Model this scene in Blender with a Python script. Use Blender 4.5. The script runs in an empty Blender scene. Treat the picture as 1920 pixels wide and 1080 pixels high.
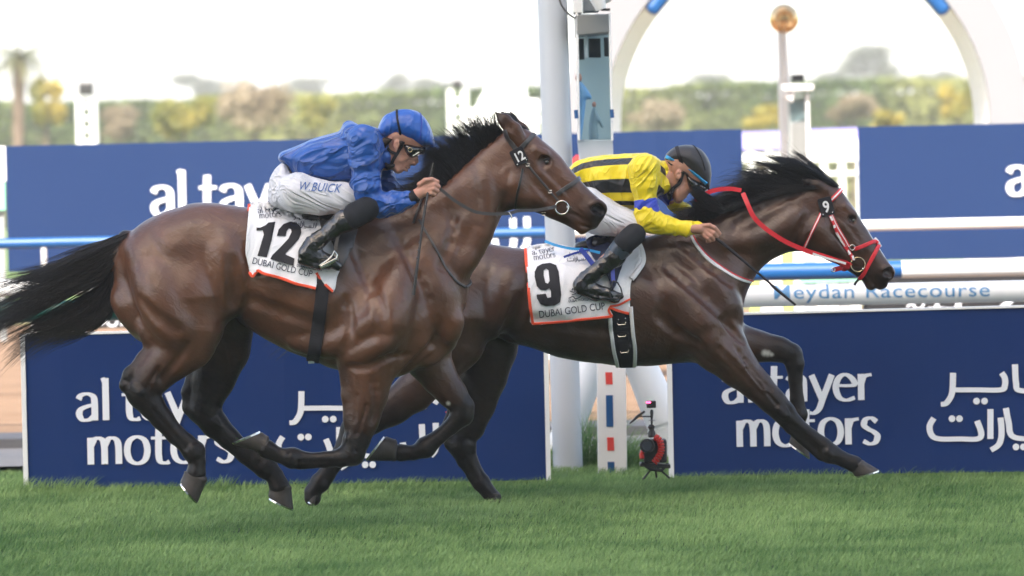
import bpy, bmesh, math, random
import numpy as np
from mathutils import Vector, Matrix
from mathutils.bvhtree import BVHTree

SC = bpy.context.scene
COL = SC.collection
rng = random.Random(7)
nrg = np.random.default_rng(11)

# ------------------------------------------------------------------ camera
CAM = Vector((0.0, -20.0, 1.70))
FPX = 7600.0                       # focal length in pixels of a 1920 wide frame
PITCH = math.atan(210 / FPX)
ROLL = math.radians(-1.2)
RM = Matrix.Rotation(math.pi / 2 - PITCH, 3, 'X') @ Matrix.Rotation(ROLL, 3, 'Z')
cam_d = bpy.data.cameras.new('camera')
cam = bpy.data.objects.new('camera', cam_d)
COL.objects.link(cam)
cam.matrix_world = Matrix.Translation(CAM) @ RM.to_4x4()
cam_d.sensor_width = 36
cam_d.lens = 36 * FPX / 1920
cam_d.clip_start = 0.5
cam_d.clip_end = 3000
cam_d.dof.use_dof = True
cam_d.dof.focus_distance = 20.4
cam_d.dof.aperture_fstop = 2.6
SC.camera = cam

# ------------------------------------------------------------------ sky and sun
SUN_EL, SUN_AZ = 47.0, 196.0       # hazy sun, high
w = bpy.data.worlds.new('World')
SC.world = w
w.use_nodes = True
nt = w.node_tree
bg = nt.nodes['Background']
sky = nt.nodes.new('ShaderNodeTexSky')
sky.sky_type = 'NISHITA'
sky.sun_disc = False
sky.sun_elevation = math.radians(SUN_EL)
sky.sun_rotation = math.radians(SUN_AZ)
sky.air_density = 0.8
sky.dust_density = 2.5
sky.ozone_density = 0.6
warm = nt.nodes.new('ShaderNodeMix'); warm.data_type = 'RGBA'; warm.blend_type = 'MULTIPLY'
warm.inputs[0].default_value = 1.0; warm.inputs[7].default_value = (1.10, 1.0, .86, 1)      # dusty desert air
nt.links.new(sky.outputs[0], warm.inputs[6]); nt.links.new(warm.outputs[2], bg.inputs[0])
bg.inputs[1].default_value = 0.15
sl = bpy.data.lights.new('sun', 'SUN')
sl.energy = 2.5
sl.angle = math.radians(2.0)
sl.color = (1.0, 0.94, 0.86)
sun = bpy.data.objects.new('sun', sl)
COL.objects.link(sun)
_a, _e = math.radians(SUN_AZ), math.radians(SUN_EL)
SUND = Vector((math.sin(_a) * math.cos(_e), math.cos(_a) * math.cos(_e), math.sin(_e)))
sun.rotation_euler = SUND.to_track_quat('Z', 'Y').to_euler()
sun.location = (0, -10, 60)
SC.view_settings.view_transform = 'Standard'
SC.view_settings.look = 'None'
SC.view_settings.gamma = 1.0
SC.view_settings.exposure = 2.15
SC.cycles.use_denoising = True
SC.cycles.max_bounces = 6
SC.cycles.diffuse_bounces = 3
SC.cycles.transparent_max_bounces = 8

# ------------------------------------------------------------------ pixel <-> world
def ray(px, py):
    d = RM @ Vector(((px - 960) / FPX, -(py - 540) / FPX, -1.0))
    return d

def at(px, py, Y):
    """the point of the plane y=Y seen at a pixel of the 1920x1080 frame"""
    d = ray(px, py)
    t = (Y - CAM.y) / d.y
    return CAM + d * t

def mpp(Y):
    return (Y - CAM.y) / FPX

# ------------------------------------------------------------------ object helpers
def tag(o, label=None, cat=None, group=None, kind=None):
    if label: o['label'] = label
    if cat: o['category'] = cat
    if group: o['group'] = group
    if kind: o['kind'] = kind
    return o

def thing(name, label, cat, loc=(0, 0, 0), group=None):
    o = bpy.data.objects.new(name, None)
    o.empty_display_size = 0.1
    COL.objects.link(o)
    o.location = loc
    return tag(o, label, cat, group)

def link(name, me, mat=None, parent=None, smooth=False):
    if isinstance(mat, (list, tuple)):
        for m in mat: me.materials.append(m)
    elif mat: me.materials.append(mat)
    o = bpy.data.objects.new(name, me)
    COL.objects.link(o)
    if smooth:
        me.polygons.foreach_set('use_smooth', np.ones(len(me.polygons), bool))
    if parent is not None:
        o.parent = parent
        o.matrix_parent_inverse = Matrix.Translation(-parent_world(parent))
    return o

def parent_world(p):
    v = Vector(p.location)
    if p.parent is not None:
        v = v + parent_world(p.parent) + Vector(p.matrix_parent_inverse.translation)
    return v

def mesh_np(name, V, Fq, mat=None, parent=None, smooth=True, attrs=None):
    """V (n,3) array, Fq (m,k) int array of equal sized faces"""
    V = np.asarray(V, np.float32); Fq = np.asarray(Fq, np.int32)
    me = bpy.data.meshes.new(name)
    k = Fq.shape[1]; m = len(Fq)
    me.vertices.add(len(V)); me.vertices.foreach_set('co', V.ravel())
    me.loops.add(m * k); me.loops.foreach_set('vertex_index', Fq.ravel())
    me.polygons.add(m)
    me.polygons.foreach_set('loop_start', np.arange(0, m * k, k, dtype=np.int32))
    me.polygons.foreach_set('loop_total', np.full(m, k, np.int32))
    for an, av in (attrs or {}).items():
        av = np.asarray(av, np.float32)
        if av.ndim == 1:
            a = me.attributes.new(an, 'FLOAT', 'POINT'); a.data.foreach_set('value', av)
        else:
            a = me.attributes.new(an, 'FLOAT_COLOR', 'POINT'); a.data.foreach_set('color', av.ravel())
    me.update(calc_edges=True)
    me.validate()
    return link(name, me, mat, parent, smooth)

class MB:
    """collects simple solids into one mesh"""
    def __init__(s): s.v = []; s.f = []; s.m = []
    def add(s, vs, fs, mi=0):
        b = len(s.v); s.v += [tuple(v) for v in vs]
        s.f += [tuple(i + b for i in f) for f in fs]; s.m += [mi] * len(fs)
        return s
    def box(s, c, d, rot=None, mi=0):
        c = Vector(c); hx, hy, hz = d[0] / 2, d[1] / 2, d[2] / 2
        vs = [Vector((x, y, z)) for x in (-hx, hx) for y in (-hy, hy) for z in (-hz, hz)]
        if rot is not None: vs = [rot @ v for v in vs]
        vs = [v + c for v in vs]
        return s.add(vs, [(0, 1, 3, 2), (4, 6, 7, 5), (0, 4, 5, 1), (2, 3, 7, 6), (0, 2, 6, 4), (1, 5, 7, 3)], mi)
    def bar(s, a, b, wd, dp, up=(0, 0, 1), mi=0):
        a, b = Vector(a), Vector(b); d = (b - a); L = d.length; d.normalize()
        u = Vector(up); sd = d.cross(u)
        if sd.length < 1e-4: sd = d.cross(Vector((0, 1, 0)))
        sd.normalize(); u = sd.cross(d)
        R = Matrix((d, sd, u)).transposed()
        return s.box((a + b) / 2, (L, wd, dp), R, mi)
    def tube(s, pts, rad, n=10, closed=False, caps=True, mi=0, flat=None):
        """sweep along pts; rad number or list; flat=(normal vectors list, ratio) gives an oval section"""
        P = [Vector(p) for p in pts]; N = len(P)
        rs = rad if isinstance(rad, (list, tuple)) else [rad] * N
        rings = []; prev = None
        for i, p in enumerate(P):
            if closed: t = P[(i + 1) % N] - P[i - 1]
            else: t = P[min(i + 1, N - 1)] - P[max(i - 1, 0)]
            if t.length < 1e-9: t = Vector((0, 0, 1))
            t.normalize()
            if prev is None:
                a = Vector((0, 0, 1)) if abs(t.z) < .9 else Vector((0, 1, 0))
                u = t.cross(a).normalized()
            else:
                u = prev - t * prev.dot(t)
                if u.length < 1e-6: u = t.orthogonal()
                u.normalize()
            prev = u; v = t.cross(u)
            rings.append([p + (u * math.cos(2 * math.pi * k / n) + v * math.sin(2 * math.pi * k / n)) * rs[i] for k in range(n)])
        vs = [q for r in rings for q in r]; fs = []
        M = N if closed else N - 1
        for i in range(M):
            j = (i + 1) % N
            for k in range(n):
                l = (k + 1) % n
                fs.append((i * n + k, i * n + l, j * n + l, j * n + k))
        if caps and not closed:
            fs.append(tuple(range(n - 1, -1, -1))); fs.append(tuple((N - 1) * n + k for k in range(n)))
        return s.add(vs, fs, mi)
    def ball(s, c, r, n=16, m=10, sc=(1, 1, 1), rot=None, mi=0):
        c = Vector(c); vs = []; fs = []
        for i in range(m + 1):
            th = math.pi * i / m
            for k in range(n):
                ph = 2 * math.pi * k / n
                q = Vector((math.sin(th) * math.cos(ph) * sc[0], math.sin(th) * math.sin(ph) * sc[1], math.cos(th) * sc[2])) * r
                if rot is not None: q = rot @ q
                vs.append(c + q)
        for i in range(m):
            for k in range(n):
                l = (k + 1) % n
                fs.append((i * n + k, (i + 1) * n + k, (i + 1) * n + l, i * n + l))
        return s.add(vs, fs, mi)
    def loft(s, rings, mi=0, caps=True):
        n = len(rings[0]); vs = [q for r in rings for q in r]; fs = []
        for i in range(len(rings) - 1):
            for k in range(n):
                l = (k + 1) % n
                fs.append((i * n + k, i * n + l, (i + 1) * n + l, (i + 1) * n + k))
        if caps:
            fs.append(tuple(range(n - 1, -1, -1))); fs.append(tuple((len(rings) - 1) * n + k for k in range(n)))
        return s.add(vs, fs, mi)
    def build(s, name, mat, parent=None, smooth=False, bevel=0.0):
        me = bpy.data.meshes.new(name)
        me.from_pydata(s.v, [], s.f)
        bm = bmesh.new(); bm.from_mesh(me)
        bmesh.ops.remove_doubles(bm, verts=bm.verts, dist=1e-6)
        bmesh.ops.recalc_face_normals(bm, faces=bm.faces)
        bm.to_mesh(me); bm.free()
        if len(me.polygons) == len(s.m) and any(s.m):
            me.polygons.foreach_set('material_index', s.m)
        o = link(name, me, mat, parent, smooth)
        if bevel:
            b = o.modifiers.new('bevel', 'BEVEL'); b.width = bevel; b.segments = 2; b.limit_method = 'ANGLE'
        elif smooth:
            try:
                bmx = bmesh.new(); bmx.from_mesh(me)
                for e in bmx.edges:
                    if len(e.link_faces) == 2 and e.calc_face_angle(0) > 0.9: e.smooth = False
                bmx.to_mesh(me); bmx.free()
            except Exception: pass
        return o

def catmull(P, n=6, closed=False):
    P = [tuple(p) for p in P]; N = len(P); out = []
    R = range(N if closed else N - 1)
    for i in R:
        if closed: a, b, c, d = P[i - 1], P[i], P[(i + 1) % N], P[(i + 2) % N]
        else: a, b, c, d = P[max(i - 1, 0)], P[i], P[i + 1], P[min(i + 2, N - 1)]
        for k in range(n):
            t = k / n; t2 = t * t; t3 = t2 * t
            out.append(tuple(.5 * (2 * b[j] + (c[j] - a[j]) * t + (2 * a[j] - 5 * b[j] + 4 * c[j] - d[j]) * t2 + (-a[j] + 3 * b[j] - 3 * c[j] + d[j]) * t3) for j in range(len(b))))
    if not closed: out.append(P[-1])
    return out

# ------------------------------------------------------------------ materials
def mat(name, col, rough=0.6, spec=0.5, metal=0.0, noise=None, bump=None, coat=0, sheen=0, emit=None, emits=0, sss=0):
    m = bpy.data.materials.new(name); m.use_nodes = True
    t = m.node_tree; b = t.nodes['Principled BSDF']
    b.inputs['Base Color'].default_value = (*col, 1)
    b.inputs['Roughness'].default_value = rough
    b.inputs['Specular IOR Level'].default_value = spec
    b.inputs['Metallic'].default_value = metal
    if coat: b.inputs['Coat Weight'].default_value = coat; b.inputs['Coat Roughness'].default_value = 0.08
    if sheen: b.inputs['Sheen Weight'].default_value = sheen; b.inputs['Sheen Roughness'].default_value = .4
    if emit: b.inputs['Emission Color'].default_value = (*emit, 1); b.inputs['Emission Strength'].default_value = emits
    if sss:
        b.inputs['Subsurface Weight'].default_value = sss; b.inputs['Subsurface Scale'].default_value = .01
    tc = t.nodes.new('ShaderNodeTexCoord')
    if noise:                      # (scale, amount, second colour)
        n = t.nodes.new('ShaderNodeTexNoise'); n.inputs['Scale'].default_value = noise[0]; n.inputs['Detail'].default_value = 6
        t.links.new(tc.outputs['Object'], n.inputs['Vector'])
        mr = t.nodes.new('ShaderNodeMapRange'); mr.inputs[1].default_value = .3; mr.inputs[2].default_value = .7
        mr.inputs[3].default_value = 0; mr.inputs[4].default_value = noise[1]
        mx = t.nodes.new('ShaderNodeMix'); mx.data_type = 'RGBA'
        mx.inputs[6].default_value = (*col, 1); mx.inputs[7].default_value = (*noise[2], 1)
        t.links.new(n.outputs[0], mr.inputs[0]); t.links.new(mr.outputs[0], mx.inputs[0])
        t.links.new(mx.outputs[2], b.inputs['Base Color'])
    if bump:                       # (scale, strength, distance, (sx,sy,sz), rotation about y, distortion)
        bump = tuple(bump) + ((1, 1, 1), 0, 0)[len(bump) - 3:]
        mp = t.nodes.new('ShaderNodeMapping'); mp.vector_type = 'TEXTURE'
        mp.inputs['Scale'].default_value = bump[3]; mp.inputs['Rotation'].default_value = (0, bump[4], 0)
        t.links.new(tc.outputs['Object'], mp.inputs[0])
        n = t.nodes.new('ShaderNodeTexNoise'); n.inputs['Scale'].default_value = bump[0]; n.inputs['Detail'].default_value = 5
        n.inputs['Distortion'].default_value = bump[5]
        t.links.new(mp.outputs[0], n.inputs['Vector'])
        bp = t.nodes.new('ShaderNodeBump'); bp.inputs['Strength'].default_value = bump[1]; bp.inputs['Distance'].default_value = bump[2]
        t.links.new(n.outputs[0], bp.inputs['Height']); t.links.new(bp.outputs[0], b.inputs['Normal'])
    return m

def cloth_mat(name, col, rough, amp, rot, scale=9, stretch=(1, 1, 5), sheen=.2, spec=.5, fine=True, ridge=1.0):
    """woven fabric with ridged drag folds running along one direction"""
    m = mat(name, col, rough, spec, sheen=sheen)
    t = m.node_tree; b = t.nodes['Principled BSDF']
    tc = t.nodes.new('ShaderNodeTexCoord')
    mp = t.nodes.new('ShaderNodeMapping'); mp.vector_type = 'TEXTURE'
    mp.inputs['Scale'].default_value = stretch; mp.inputs['Rotation'].default_value = (0, rot, 0)
    t.links.new(tc.outputs['Object'], mp.inputs[0])
    n = t.nodes.new('ShaderNodeTexNoise'); n.inputs['Scale'].default_value = scale
    n.inputs['Detail'].default_value = 2.5; n.inputs['Distortion'].default_value = 1.2; n.inputs['Roughness'].default_value = .45
    t.links.new(mp.outputs[0], n.inputs['Vector'])
    s1 = t.nodes.new('ShaderNodeMath'); s1.operation = 'SUBTRACT'; s1.inputs[1].default_value = .5
    a1 = t.nodes.new('ShaderNodeMath'); a1.operation = 'ABSOLUTE'
    p1 = t.nodes.new('ShaderNodeMath'); p1.operation = 'POWER'; p1.inputs[1].default_value = .7
    t.links.new(n.outputs[0], s1.inputs[0]); t.links.new(s1.outputs[0], a1.inputs[0]); t.links.new(a1.outputs[0], p1.inputs[0])
    bp = t.nodes.new('ShaderNodeBump'); bp.inputs['Strength'].default_value = ridge; bp.inputs['Distance'].default_value = amp
    bp.invert = True
    t.links.new(p1.outputs[0], bp.inputs['Height'])
    t.links.new(bp.outputs[0], b.inputs['Normal'])
    return m

# ------------------------------------------------------------------ signed distance modelling
class Field:
    """implicit surface on a grid; every coordinate is world space. Each shape is given by the
    pixels its axis covers plus its real depth, so it can be measured from a photograph."""
    def __init__(s, x0, x1, y0, y1, z0, z1, h):
        s.h = h
        s.x = np.arange(x0, x1, h, dtype=np.float32); s.y = np.arange(y0, y1, h, dtype=np.float32); s.z = np.arange(z0, z1, h, dtype=np.float32)
        s.F = np.full((len(s.x), len(s.y), len(s.z)), 0.3, np.float32)
        s.C = np.zeros_like(s.F)
    def sl(s, lo, hi):
        r = []
        for ax, a, b in zip((s.x, s.y, s.z), lo, hi):
            i = int(np.searchsorted(ax, a)); j = int(np.searchsorted(ax, b))
            r.append(slice(max(i - 1, 0), min(j + 1, len(ax))))
        return tuple(r)
    def _blend(s, S, d, k, c, op):
        F = s.F[S]
        if op == 'add':
            hh = np.clip(.5 + .5 * (F - d) / k, 0, 1)
            s.F[S] = F * (1 - hh) + d * hh - k * hh * (1 - hh)
            if c is not None: s.C[S] = s.C[S] * (1 - hh) + c * hh
        else:
            hh = np.clip(.5 - .5 * (F + d) / k, 0, 1)
            s.F[S] = F * (1 - hh) + (-d) * hh + k * hh * (1 - hh)
    def chain(s, pts, k=.02, depth=1.0, c=None, op='add'):
        """pts: (x,y,z,r[,c]) world; depth squashes the shape along y"""
        for a, b in zip(pts[:-1], pts[1:]):
            rm = max(a[3], b[3]); g = rm * max(1, depth) + k + .03
            lo = [min(a[i], b[i]) - g for i in range(3)]; hi = [max(a[i], b[i]) + g for i in range(3)]
            S = s.sl(lo, hi)
            X = s.x[S[0]][:, None, None]; Y = s.y[S[1]][None, :, None]; Z = s.z[S[2]][None, None, :]
            ba = [(b[0] - a[0]), (b[1] - a[1]) / depth, (b[2] - a[2])]
            L = sum(q * q for q in ba) + 1e-12
            pa = (X - a[0], (Y - a[1]) / depth, Z - a[2])
            t = np.clip((pa[0] * ba[0] + pa[1] * ba[1] + pa[2] * ba[2]) / L, 0, 1)
            d = np.sqrt((pa[0] - t * ba[0]) ** 2 + (pa[1] - t * ba[1]) ** 2 + (pa[2] - t * ba[2]) ** 2) - (a[3] + (b[3] - a[3]) * t)
            if depth < 1: d = d * max(depth, .5)
            cc = None
            if len(a) > 4: cc = a[4] + (b[4] - a[4]) * t
            elif c is not None: cc = c
            s._blend(S, d.astype(np.float32), k, cc, op)
    def ell(s, c, r, ang=0, k=.02, col=None, op='add'):
        """ellipsoid, r=(rx,ry,rz), turned by ang about y (screen, counter-clockwise)"""
        g = max(r) + k + .03
        S = s.sl([c[i] - g for i in range(3)], [c[i] + g for i in range(3)])
        X = s.x[S[0]][:, None, None] - c[0]; Y = s.y[S[1]][None, :, None] - c[1]; Z = s.z[S[2]][None, None, :] - c[2]
        ca, sa = math.cos(ang), math.sin(ang)
        U = X * ca + Z * sa; W = -X * sa + Z * ca
        k0 = np.sqrt((U / r[0]) ** 2 + (Y / r[1]) ** 2 + (W / r[2]) ** 2)
        k1 = np.sqrt((U / r[0] ** 2) ** 2 + (Y / r[1] ** 2) ** 2 + (W / r[2] ** 2) ** 2) + 1e-9
        d = k0 * (k0 - 1) / k1
        s._blend(S, d.astype(np.float32), k, col, op)
    def poly(s, P, anchors, Y0, k=.02, col=None, p=2.2, yc=0.0, smooth=3):
        """inflate a traced outline. P: pixels; anchors: (px,py,R px,w px[,yc m]) set rounding and half width"""
        P = np.array(P, np.float32)
        W = np.array([at(q[0], q[1], Y0) for q in P], np.float32)[:, (0, 2)]
        X, Z = np.meshgrid(s.x, s.z, indexing='ij')
        best = np.full(X.shape, 1e9, np.float32); ins = np.zeros(X.shape, bool)
        n = len(W)
        for i in range(n):
            a, b = W[i], W[(i + 1) % n]; d = b - a; L = float(d @ d) + 1e-12
            t = np.clip(((X - a[0]) * d[0] + (Z - a[1]) * d[1]) / L, 0, 1)
            q = (X - a[0] - t * d[0]) ** 2 + (Z - a[1] - t * d[1]) ** 2
            best = np.minimum(best, q)
            c = ((a[1] > Z) != (b[1] > Z))
            if abs(d[1]) > 1e-9:
                ins ^= c & (X < d[0] * (Z - a[1]) / d[1] + a[0])
        d2 = np.sqrt(best) * np.where(ins, 1, -1)
        sm = d2.copy()
        for _ in range(smooth * 3):
            g = np.pad(sm, 1, mode='edge')
            sm = (g[1:-1, 1:-1] * 2 + g[:-2, 1:-1] + g[2:, 1:-1] + g[1:-1, :-2] + g[1:-1, 2:]) / 6
        wt = np.clip(d2 / .03, 0, 1)
        d2 = d2 * (1 - wt) + sm * wt
        m = mpp(Y0)
        A = np.zeros_like(X); B = np.zeros_like(X); YC = np.zeros_like(X); T = np.zeros_like(X)
        for an in anchors:
            q = at(an[0], an[1], Y0)
            wgt = 1.0 / ((X - q.x) ** 2 + (Z - q.z) ** 2 + 4e-4) ** 1.7
            A += wgt * an[2] * m; B += wgt * an[3] * m; T += wgt
            if len(an) > 4: YC += wgt * an[4]
        A /= T; B /= T; YC = YC / T + Y0 + yc
        lo = float((YC - B).min()) - k - .03; hi = float((YC + B).max()) + k + .03
        S = s.sl((s.x[0], lo, s.z[0]), (s.x[-1], hi, s.z[-1]))
        S = (slice(0, len(s.x)), S[1], slice(0, len(s.z)))
        u = np.clip(1 - d2 / A, 0, None)[:, None, :]
        v = np.abs(s.y[S[1]][None, :, None] - YC[:, None, :]) / B[:, None, :]
        d = ((u ** p + v ** p) ** (1 / p) - 1) * np.minimum(A, B)[:, None, :]
        s._blend(S, d.astype(np.float32), k, col, 'add')
    def surf_y(s, x, z, side=-1):
        i = int(np.clip(np.searchsorted(s.x, x), 0, len(s.x) - 1)); k = int(np.clip(np.searchsorted(s.z, z), 0, len(s.z) - 1))
        col = s.F[i, :, k]; idx = np.nonzero(col < 0)[0]
        if len(idx) == 0: return None
        j = idx[0] if side < 0 else idx[-1]; o = j + (-1 if side < 0 else 1)
        if not 0 <= o < len(col): return float(s.y[j])
        t = col[j] / (col[j] - col[o])
        return float(s.y[j] + (s.y[o] - s.y[j]) * t)
    def stroke(s, pts, Y0, off=0.0, k=.015, op='add', both=True, c=None):
        """pts (px,py,r px): a muscle ridge or groove laid on the surface; off>0 sinks it (m)"""
        P = catmull([(p[0], p[1], p[2]) for p in pts], 3) if len(pts) > 2 else pts
        for side in ((-1, 1) if both else (-1,)):
            out = []
            for px, py, r in P:
                q = at(px, py, Y0); y = s.surf_y(q.x, q.z, side)
                if y is None: continue
                if side < 0:
                    q = at(px, py, y); y2 = s.surf_y(q.x, q.z, side); y = y if y2 is None else y2
                out.append((q.x, y - side * off, q.z, r * mpp(Y0)))
            if len(out) > 1: s.chain(out, k=k, op=op, c=c)
    def mesh(s, relax=1):
        F = s.F; h = s.h
        neg = F < 0
        sm = neg[:-1, :-1, :-1].astype(np.int8)
        for a in (0, 1):
            for b in (0, 1):
                for c in (0, 1):
                    if a or b or c:
                        sm = sm + neg[a:F.shape[0] - 1 + a, b:F.shape[1] - 1 + b, c:F.shape[2] - 1 + c]
        act = (sm > 0) & (sm < 8)
        I = np.argwhere(act); N = len(I)
        idm = np.full(act.shape, -1, np.int32); idm[act] = np.arange(N)
        cor = [(a, b, c) for a in (0, 1) for b in (0, 1) for c in (0, 1)]
        val = np.stack([F[I[:, 0] + a, I[:, 1] + b, I[:, 2] + c] for a, b, c in cor], 1)
        acc = np.zeros((N, 3)); cnt = np.zeros(N)
        for i, ci in enumerate(cor):
            for j, cj in enumerate(cor):
                if j > i and sum(abs(p - q) for p, q in zip(ci, cj)) == 1:
                    a, b = val[:, i], val[:, j]
                    m = (a < 0) != (b < 0)
                    t = np.where(m, a / np.where(m, a - b, 1), 0)
                    p = np.array(ci)[None] + t[:, None] * (np.array(cj) - np.array(ci))[None]
                    acc += p * m[:, None]; cnt += m
        P = I + acc / cnt[:, None]
        C = s.C[I[:, 0], I[:, 1], I[:, 2]]
        V = np.stack([s.x[0] + P[:, 0] * h, s.y[0] + P[:, 1] * h, s.z[0] + P[:, 2] * h], 1)
        Q = []
        for ax in range(3):
            o = [slice(None)] * 3; o2 = [slice(None)] * 3; o[ax] = slice(0, -1); o2[ax] = slice(1, None)
            a = neg[tuple(o)]; b = neg[tuple(o2)]
            E = np.argwhere(a != b)
            u, v = [q for q in range(3) if q != ax]
            if ax == 1: u, v = v, u
            ok = (E[:, u] > 0) & (E[:, v] > 0) & (E[:, u] < act.shape[u]) & (E[:, v] < act.shape[v])
            E = E[ok]; sg = a[E[:, 0], E[:, 1], E[:, 2]]
            def g(du, dv):
                e = E.copy(); e[:, u] -= du; e[:, v] -= dv
                return idm[e[:, 0], e[:, 1], e[:, 2]]
            q = np.stack([g(1, 1), g(0, 1), g(0, 0), g(1, 0)], 1)
            q[~sg] = q[~sg][:, ::-1]
            Q.append(q)
        Q = np.concatenate(Q); Q = Q[(Q >= 0).all(1)]
        for _ in range(relax):
            for lam in (.55, -.5):
                sumv = np.zeros_like(V); c = np.zeros(N)
                for k in range(4):
                    a, b = Q[:, k], Q[:, (k + 1) % 4]
                    for dim in range(3):
                        sumv[:, dim] += np.bincount(a, V[b, dim], N) + np.bincount(b, V[a, dim], N)
                    c += np.bincount(a, minlength=N) + np.bincount(b, minlength=N)
                V = V + lam * (sumv / np.maximum(c, 1)[:, None] - V)
        return V, Q, C

def px_chain(pts, Y0, yc=0.0):
    """(px,py,r px[,c][,dy]) -> world chain at depth Y0+yc"""
    out = []
    for p in pts:
        yy = Y0 + yc + (p[4] if len(p) > 4 else 0)
        q = at(p[0], p[1], yy)
        r = (q.x, yy, q.z, p[2] * mpp(yy))
        if len(p) > 3 and p[3] is not None: r = r + (p[3],)
        out.append(r)
    return out

def vnoise(P, scale, seed=0):
    """smooth value noise at points P"""
    q = P * scale; i = np.floor(q).astype(np.int64); f = q - i; f = f * f * (3 - 2 * f)
    def hsh(a, b, c):
        n = (a * 73856093) ^ (b * 19349663) ^ (c * 83492791) ^ (seed * 2654435)
        n = (n ^ (n >> 13)) * 1274126177 & 0x7fffffff
        return (n % 100003) / 100003.0
    r = 0
    for a in (0, 1):
        for b in (0, 1):
            for c in (0, 1):
                w_ = (f[:, 0] if a else 1 - f[:, 0]) * (f[:, 1] if b else 1 - f[:, 1]) * (f[:, 2] if c else 1 - f[:, 2])
                r = r + w_ * hsh(i[:, 0] + a, i[:, 1] + b, i[:, 2] + c)
    return r

def normals(V, Q):
    n = np.cross(V[Q[:, 2]] - V[Q[:, 0]], V[Q[:, 3]] - V[Q[:, 1]]) if Q.shape[1] == 4 else np.cross(V[Q[:, 1]] - V[Q[:, 0]], V[Q[:, 2]] - V[Q[:, 0]])
    N = np.zeros_like(V)
    for k in range(Q.shape[1]):
        for dim in range(3): N[:, dim] += np.bincount(Q[:, k], n[:, dim], len(V))
    return N / (np.linalg.norm(N, axis=1)[:, None] + 1e-12)

def bvh_of(V, Q):
    return BVHTree.FromPolygons([tuple(v) for v in V.tolist()], [tuple(q) for q in Q.tolist()])

def hit(bvh, px, py, lift=0.004, fallback=None):
    d = ray(px, py).normalized()
    loc, n, i, ds = bvh.ray_cast(CAM, d)
    if loc is None:
        return None, None
    if n.dot(d) > 0: n = -n
    return loc + n * lift, n

def strap(mb, bvh, pts, wpx, Y0, lift=0.004, thick=0.003, n=8, smooth=True, mi=0, wrap=False, far=False):
    """a flat leather strap laid over a body along a pixel path"""
    P = catmull(pts, n) if (smooth and len(pts) > 2) else [tuple(a + (b - a) * t / 10 for a, b in zip(p, q)) for p, q in zip(pts[:-1], pts[1:]) for t in range(10)] + [tuple(pts[-1])]
    L = []
    for p in P:
        q, nn = hit(bvh, p[0], p[1], lift)
        if q is None:
            y = L[-1][0].y if L else Y0
            q = at(p[0], p[1], y); nn = Vector((0, -1, 0))
        L.append([q, nn])
    for _ in range(2):
        M = [l[0].copy() for l in L]
        for i in range(1, len(L) - 1): L[i][0] = M[i] * .5 + (M[i - 1] + M[i + 1]) * .25
    rings = []
    wm = wpx * mpp(Y0) / 2
    for i, (q, nn) in enumerate(L):
        t = (L[min(i + 1, len(L) - 1)][0] - L[max(i - 1, 0)][0]); t.normalize()
        if i: nn = (L[i - 1][1] * .5 + nn * .5)
        nn = (nn - t * nn.dot(t)); nn.normalize(); L[i][1] = nn
        sd = t.cross(nn)
        rings.append([q + sd * wm - nn * .006, q + sd * wm + nn * thick, q + sd * wm * .6 + nn * thick * 1.5, q - sd * wm * .6 + nn * thick * 1.5, q - sd * wm + nn * thick, q - sd * wm - nn * .006])
    mb.loft(rings, mi)
    return L

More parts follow.
